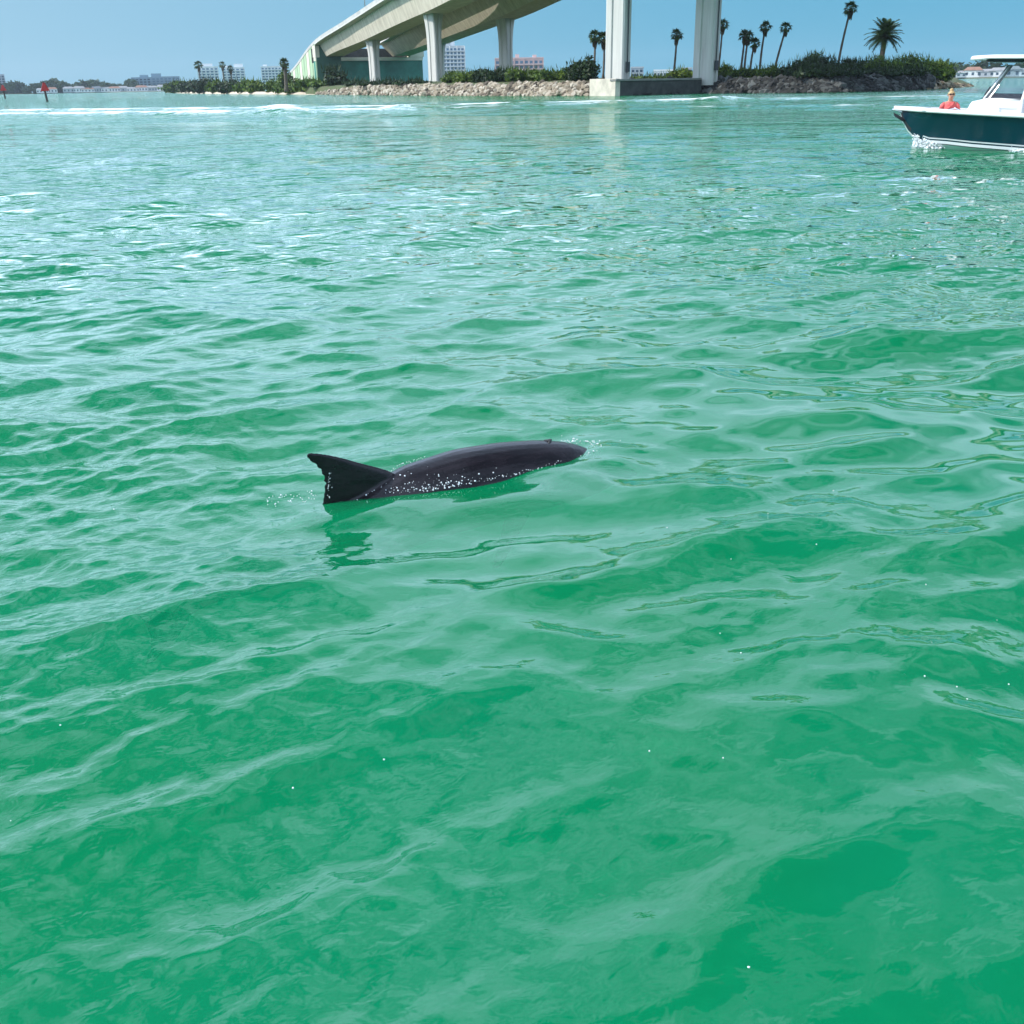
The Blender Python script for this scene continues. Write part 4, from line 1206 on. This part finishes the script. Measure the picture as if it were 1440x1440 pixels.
# local frame: x to her left, -y forward, z up, origin on the seat
Vp = [(0,0,.10), (0,.01,.26), (0,.02,.42), (0,.0,.53), (0,-.012,.595), (0,-.03,.66), (0,-.03,.76), (0,-.025,.82),
      (.15,.01,.50), (.21,-.02,.44), (.25,-.04,.26), (.15,-.24,.17), (.08,-.30,.20),
      (-.15,.01,.50), (-.21,-.02,.44), (-.26,-.02,.25), (-.20,-.25,.13), (-.12,-.33,.16),
      (.10,-.02,.07), (.12,-.26,.09), (.11,-.25,-.24), (.11,-.32,-.29), (-.10,-.02,.07), (-.12,-.26,.09), (-.11,-.25,-.24), (-.11,-.32,-.29)]
Ep = [(0,1),(1,2),(2,3),(3,4),(4,5),(5,6),(6,7),(3,8),(8,9),(9,10),(10,11),(11,12),(3,13),(13,14),(14,15),(15,16),(16,17),(0,18),(18,19),(19,20),(20,21),(0,22),(22,23),(23,24),(24,25)]
Rp = [(.15,.11),(.13,.095),(.15,.10),(.10,.08),(.052,.055),(.068,.085),(.082,.095),(.055,.065),
      .06,.055,.042,.034,.03,.06,.055,.042,.034,.03,.085,.06,.045,.03,.085,.06,.045,.03]
body = skin_mesh('body', Vp, Ep, Rp, m_skin, person)
# nose, mouth, ears on the head and separate fingers on the hands
m1 = MB(); m1.loft([[(-.013,-.118,.70),(0,-.142,.695),(.013,-.118,.70),(0,-.112,.69)], [(-.008,-.120,.735),(0,-.128,.735),(.008,-.120,.735),(0,-.112,.735)]], True, True, True); m1.build('nose', m_skin, body)
m1 = MB(); m1.tube([(-.026,-.114,.668), (0,-.124,.666), (.026,-.114,.668)], [.004,.008,.004], 6); m1.build('mouth', mat('lips', (.42, .12, .10), .5), body)
for sg in (-1, 1):
    m1 = MB(); m1.tube([(sg*.080,-.02,.70), (sg*.092,-.012,.725), (sg*.083,-.015,.745)], [.010,.016,.010], 6); m1.build('ear', m_skin, body)
for (h, dx) in ((Vp[12], -1), (Vp[17], 1)):
    for k in range(5):
        L_ = (.05, .068, .074, .07, .055)[k]; o = (k-2)*.015
        a = Vector(h)+Vector((dx*.018, -.01, o)); 
        m1 = MB(); m1.tube([a, a+Vector((dx*L_*.5, -.02, 0)), a+Vector((dx*L_*.85, -.005, -.01))], [.009, .008, .006], 6); m1.build('finger', m_skin, body)
# hair drawn up with a bun
m1 = MB(); rings = []
for j in range(9):
    a = -.25+1.8*j/8
    z = .745+.098*sin(a); r = cos(a)
    rings.append([(.096*r*cos(q), -.018+.110*r*sin(q)*(.80 if sin(q) < 0 else 1), z + (.035*max(0, -sin(q)) if j < 3 else 0)) for q in np.linspace(0, 2*pi, 17)[:-1]])
m1.loft(rings, True, True, True)
m1.tube([(0,.03,.83), (0,.035,.87), (0,.03,.90)], [.05,.052,.02], 10)
m1.tube([(0,.07,.72), (0,.08,.64), (0,.06,.57)], [.05,.045,.02], 8)
m1.build('hair', m_hair, person)
m1 = MB(); 
for sg in (-1, 1):
    m1.loft([[(sg*.036+.030*cos(q), -.126+.004*abs(cos(q)), .748+.022*sin(q)) for q in np.linspace(0, 2*pi, 11)[:-1]], [(sg*.036+.030*cos(q), -.118, .748+.022*sin(q)) for q in np.linspace(0, 2*pi, 11)[:-1]]], True, True, True)
    m1.tube([(sg*.064,-.118,.752), (sg*.088,-.01,.752)], .004, 5)
m1.tube([(-.012,-.124,.752), (.012,-.124,.752)], .004, 5)
m1.build('sunglasses', m_black, person)
m1 = MB(); rings = []
for z, rx, ry, cy in ((.02,.185,.145,.0), (.16,.165,.125,.005), (.28,.160,.120,.008), (.40,.178,.128,.012), (.48,.172,.112,.012), (.53,.135,.088,.006), (.555,.085,.070,.0)):
    rings.append([(rx*cos(q)*(1+.02*sin(5*q+9*z)), cy+ry*sin(q)*(1+.03*sin(7*q+20*z)), z) for q in np.linspace(0, 2*pi, 25)[:-1]])
m1.loft(rings, True, True, True)
for sg in (-1, 1):
    m1.tube([(sg*.14,.01,.51), (sg*.20,-.015,.45), (sg*.232,-.03,.36)], [.055,.060,.052], 10)
# crossed wrap folds at the neckline
m1.tube([(-.10,-.06,.545), (-.03,-.115,.47), (.08,-.125,.38)], [.022,.03,.02], 8)
m1.tube([(.10,-.06,.545), (.03,-.112,.46), (-.08,-.125,.37)], [.022,.03,.02], 8)
m1.build('pink_wrap', m_top, person)
tag(person, 'person in coral pink wrap and sunglasses seated in the motorboat bow', 'person')

# ================================================================== DOLPHIN
DB = DOLPHIN_BASE; DU = DOLPHIN_U; DV = Vector((-DU.y, DU.x, 0))
SEC = [(-.86,-.50,.012,.010),(-.80,-.47,.035,.022),(-.62,-.37,.062,.040),(-.42,-.33,.100,.070),(-.20,-.275,.142,.110),(0.0,-.265,.176,.150),(.20,-.215,.202,.182),(.45,-.135,.220,.208),
       (.75,-.102,.226,.218),(1.02,-.098,.214,.212),(1.24,-.106,.197,.198),(1.40,-.120,.176,.180),(1.52,-.140,.150,.154),(1.60,-.160,.118,.124),(1.66,-.180,.080,.086),(1.71,-.195,.050,.056),(1.80,-.206,.036,.044),(1.87,-.21,.014,.02)]
dm = MB(); rings = []
S = [s[0] for s in SEC]
def interp(s, j): return float(np.interp(s, S, [q[j] for q in SEC]))
from bisect import bisect
def sm(s, j):   # smooth interpolation through the sections
    h = .05
    return (interp(s-h, j)+2*interp(s, j)+interp(s+h, j))/4 if S[0]+h < s < S[-1]-h else interp(s, j)
ss = list(np.linspace(-.86, 1.4, 70))+list(np.linspace(1.42, 1.87, 30))
for s in ss:
    zc, rz, ry = sm(s, 1), sm(s, 2), sm(s, 3)
    ring = []
    for k in range(32):
        q = 2*pi*k/32
        y = ry*cos(q); z = rz*sin(q)*(1.0 if sin(q) > 0 else .95)
        ring.append((s, y*(1-.10*max(0, sin(q))**3), zc+z))
    rings.append(ring)
dm.loft(rings, True, True, True)
# dorsal fin: swept back, ragged trailing edge
FT = .25
FZ  = [-.12, 0, .04, .083, .12, .153, .18, .206, .225, .238, .246, .25]
FLD = [.52, .46, .415, .356, .28, .205, .15, .093, .045, .005, -.022, -.040]
FTR = [-.03, 0, .010, .014, .010, -.002, -.020, -.045, -.060, -.066, -.062, -.050]
rings = []
for z in list(np.linspace(-.12, .225, 40))+[.231, .238, .243, .247, .25]:
    l, t = float(np.interp(z, FZ, FLD)), float(np.interp(z, FZ, FTR))
    if .04 < z < .22: t += .004*sin(170*z+1)+.003*sin(331*z)
    th = max(.006, .032*(1-.75*max(0, z)/.25))
    if z > .24: th *= .7
    cx, hx = (l+t)/2, (l-t)/2
    rings.append([(cx+hx*cos(2*pi*k/16), th*sin(2*pi*k/16)*(.65+.35*cos(2*pi*k/16)), z) for k in range(16)])
dm.loft(rings, True, True, True)
# pectoral fins and flukes (under water)
for sg in (-1, 1):
    rings = []
    for u in np.linspace(0, 1, 8):
        c = Vector((1.05-.30*u, sg*(.12+.30*u), -.22-.16*u)); w = .085*(1-.75*u)+.01
        rings.append([(c.x+w*cos(q), c.y, c.z+.016*(1-.6*u)*sin(q)) for q in np.linspace(0, 2*pi, 11)[:-1]])
    dm.loft(rings, True, True, True)
    rings = []
    for u in np.linspace(0, 1, 8):
        c = Vector((-.82-.14*u**1.5, sg*.30*u, -.485-.02*u)); w = .10*(1-.85*u)+.006
        rings.append([(c.x+w*cos(q), c.y, c.z+.014*(1-.6*u)*sin(q)) for q in np.linspace(0, 2*pi, 11)[:-1]])
    dm.loft(rings, True, True, True)
m_dol = mat('wet_dolphin_skin', (.020, .015, .018), .26, .3, 5.0, .0014, 60, spec=.33, color2=(.004, .0035, .0045), stretch=(1, 5, 5))
dol = dm.build('dolphin', m_dol)
rm = dol.modifiers.new('remesh', 'REMESH'); rm.mode = 'VOXEL'; rm.voxel_size = .0065; rm.use_smooth_shade = True
sm_ = dol.modifiers.new('smooth', 'SMOOTH'); sm_.iterations = 4; sm_.factor = .5
dol.location = DB + Vector((0, 0, .008)); dol.rotation_euler = (0, 0, atan2(DU.y, DU.x))
m1 = MB()
m1.tube([(1.275, -.028, .078), (1.30, 0, .083), (1.275, .028, .078)], [.005, .011, .005], 6)
m1.build('blowhole', m_black, dol)
for sg in (-1, 1):
    m1 = MB(); add_blob(m1, (1.46, sg*.135, -.175), .013); m1.build('eye', m_black, dol)
tag(dol, 'dark grey dolphin surfacing, curved dorsal fin and back above green water', 'dolphin')

# droplets running off its back, splash at fin and head
m_drop = mat('bright_water_drop', (.85, .88, .88), .15, spec=.8)
DM = Matrix.Translation(DB + Vector((0, 0, .008))) @ Matrix.Rotation(atan2(DU.y, DU.x), 4, 'Z')
def on_back(s, q, o=0.0):
    zc, rz, ry = interp(s, 1), interp(s, 2), interp(s, 3)
    return DM @ Vector((s, -(ry+o)*cos(q)*(1-.10*max(0, sin(q))**3), zc+(rz+o)*sin(q)))
dr = []
for i in range(150):
    s = .52+RNG.normal()*.14; q = asinq = math.asin(min(.98, max(.2, (-interp(s, 1)+abs(RNG.normal())*.03)/interp(s, 2))))
    dr.append((on_back(s, q, .001), .0011+.0042*RNG.uniform()**2.5))
for i in range(70):
    s = RNG.uniform(.3, 1.3); q = math.asin(min(.98, (-interp(s, 1)+RNG.uniform(0, .015))/interp(s, 2)))
    dr.append((on_back(s, q, .004), RNG.uniform(.001, .0035)))
for i in range(110):   # at the head
    a = RNG.uniform(-1.9, 1.9); r = .11+.05*RNG.uniform()
    p = DM @ Vector((1.46+r*cos(a), -r*1.1*sin(a)*.9, 0)); p.z = .006+abs(RNG.normal())*.012
    dr.append((p, RNG.uniform(.0015, .0045)))
for i in range(70):    # running from the fin's trailing edge, and behind it
    v = RNG.uniform(0, .6); p = DM @ Vector((.05-.03*RNG.uniform()*(1-v), RNG.normal()*.006, FT*v*.9)); dr.append((p, RNG.uniform(.001, .003)))
for i in range(50):
    p = DM @ Vector((-.02-.25*RNG.uniform(), RNG.uniform(-.02, .12), .008+abs(RNG.normal())*.006)); dr.append((p, RNG.uniform(.0015, .004)))
for i in range(60):    # far side of the back
    s = .25+.35*RNG.uniform(); q = pi-math.asin(min(.98, (-interp(s, 1)+RNG.uniform(.03, .09))/interp(s, 2)))
    dr.append((on_back(s, q, .01), RNG.uniform(.001, .003)))
spray('water_droplets', dr, 'bright water drops on the dolphin back and round its head', m_drop)
# stray bubbles drifting on the surface
bb = []
for (px, py) in ((1302,822),(1272,948),(1360,983),(1053,1360),(1028,786),(938,742),(890,828),(1080,722),(980,752),(850,780),(1172,690),(846,1002),(540,1068),(85,1020),(160,716),(1130,918),(1042,918),(1402,872),(998,1036),(412,1108),(15,1154)):
    bb.append((gp(px, py, .004), RNG.uniform(.0014, .0034)))
for i in range(14):
    bb.append((gp(RNG.uniform(760, 1430), RNG.uniform(600, 1100), .01), RNG.uniform(.0015, .003)))
spray('floating_bubbles', bb, 'small white bubbles scattered on the green water surface', m_drop)

# ================================================================== HAZE
hb_ = MB(); hb_.box(-2750, 2750, -2750, 2750, -5.0, 62.0)
m_haze = bpy.data.materials.new('sea_haze'); m_haze.use_nodes = True
hn = m_haze.node_tree; hn.nodes.clear()
ho = hn.nodes.new('ShaderNodeOutputMaterial'); hv = hn.nodes.new('ShaderNodeVolumePrincipled')
hv.inputs['Color'].default_value = (.72, .86, .96, 1); hv.inputs['Density'].default_value = 0.00009
hv.inputs['Anisotropy'].default_value = 0.1
hn.links.new(hv.outputs[0], ho.inputs['Volume'])
tag(hb_.build('haze', m_haze), kind='stuff', label='thin pale blue sea haze over the whole bay')
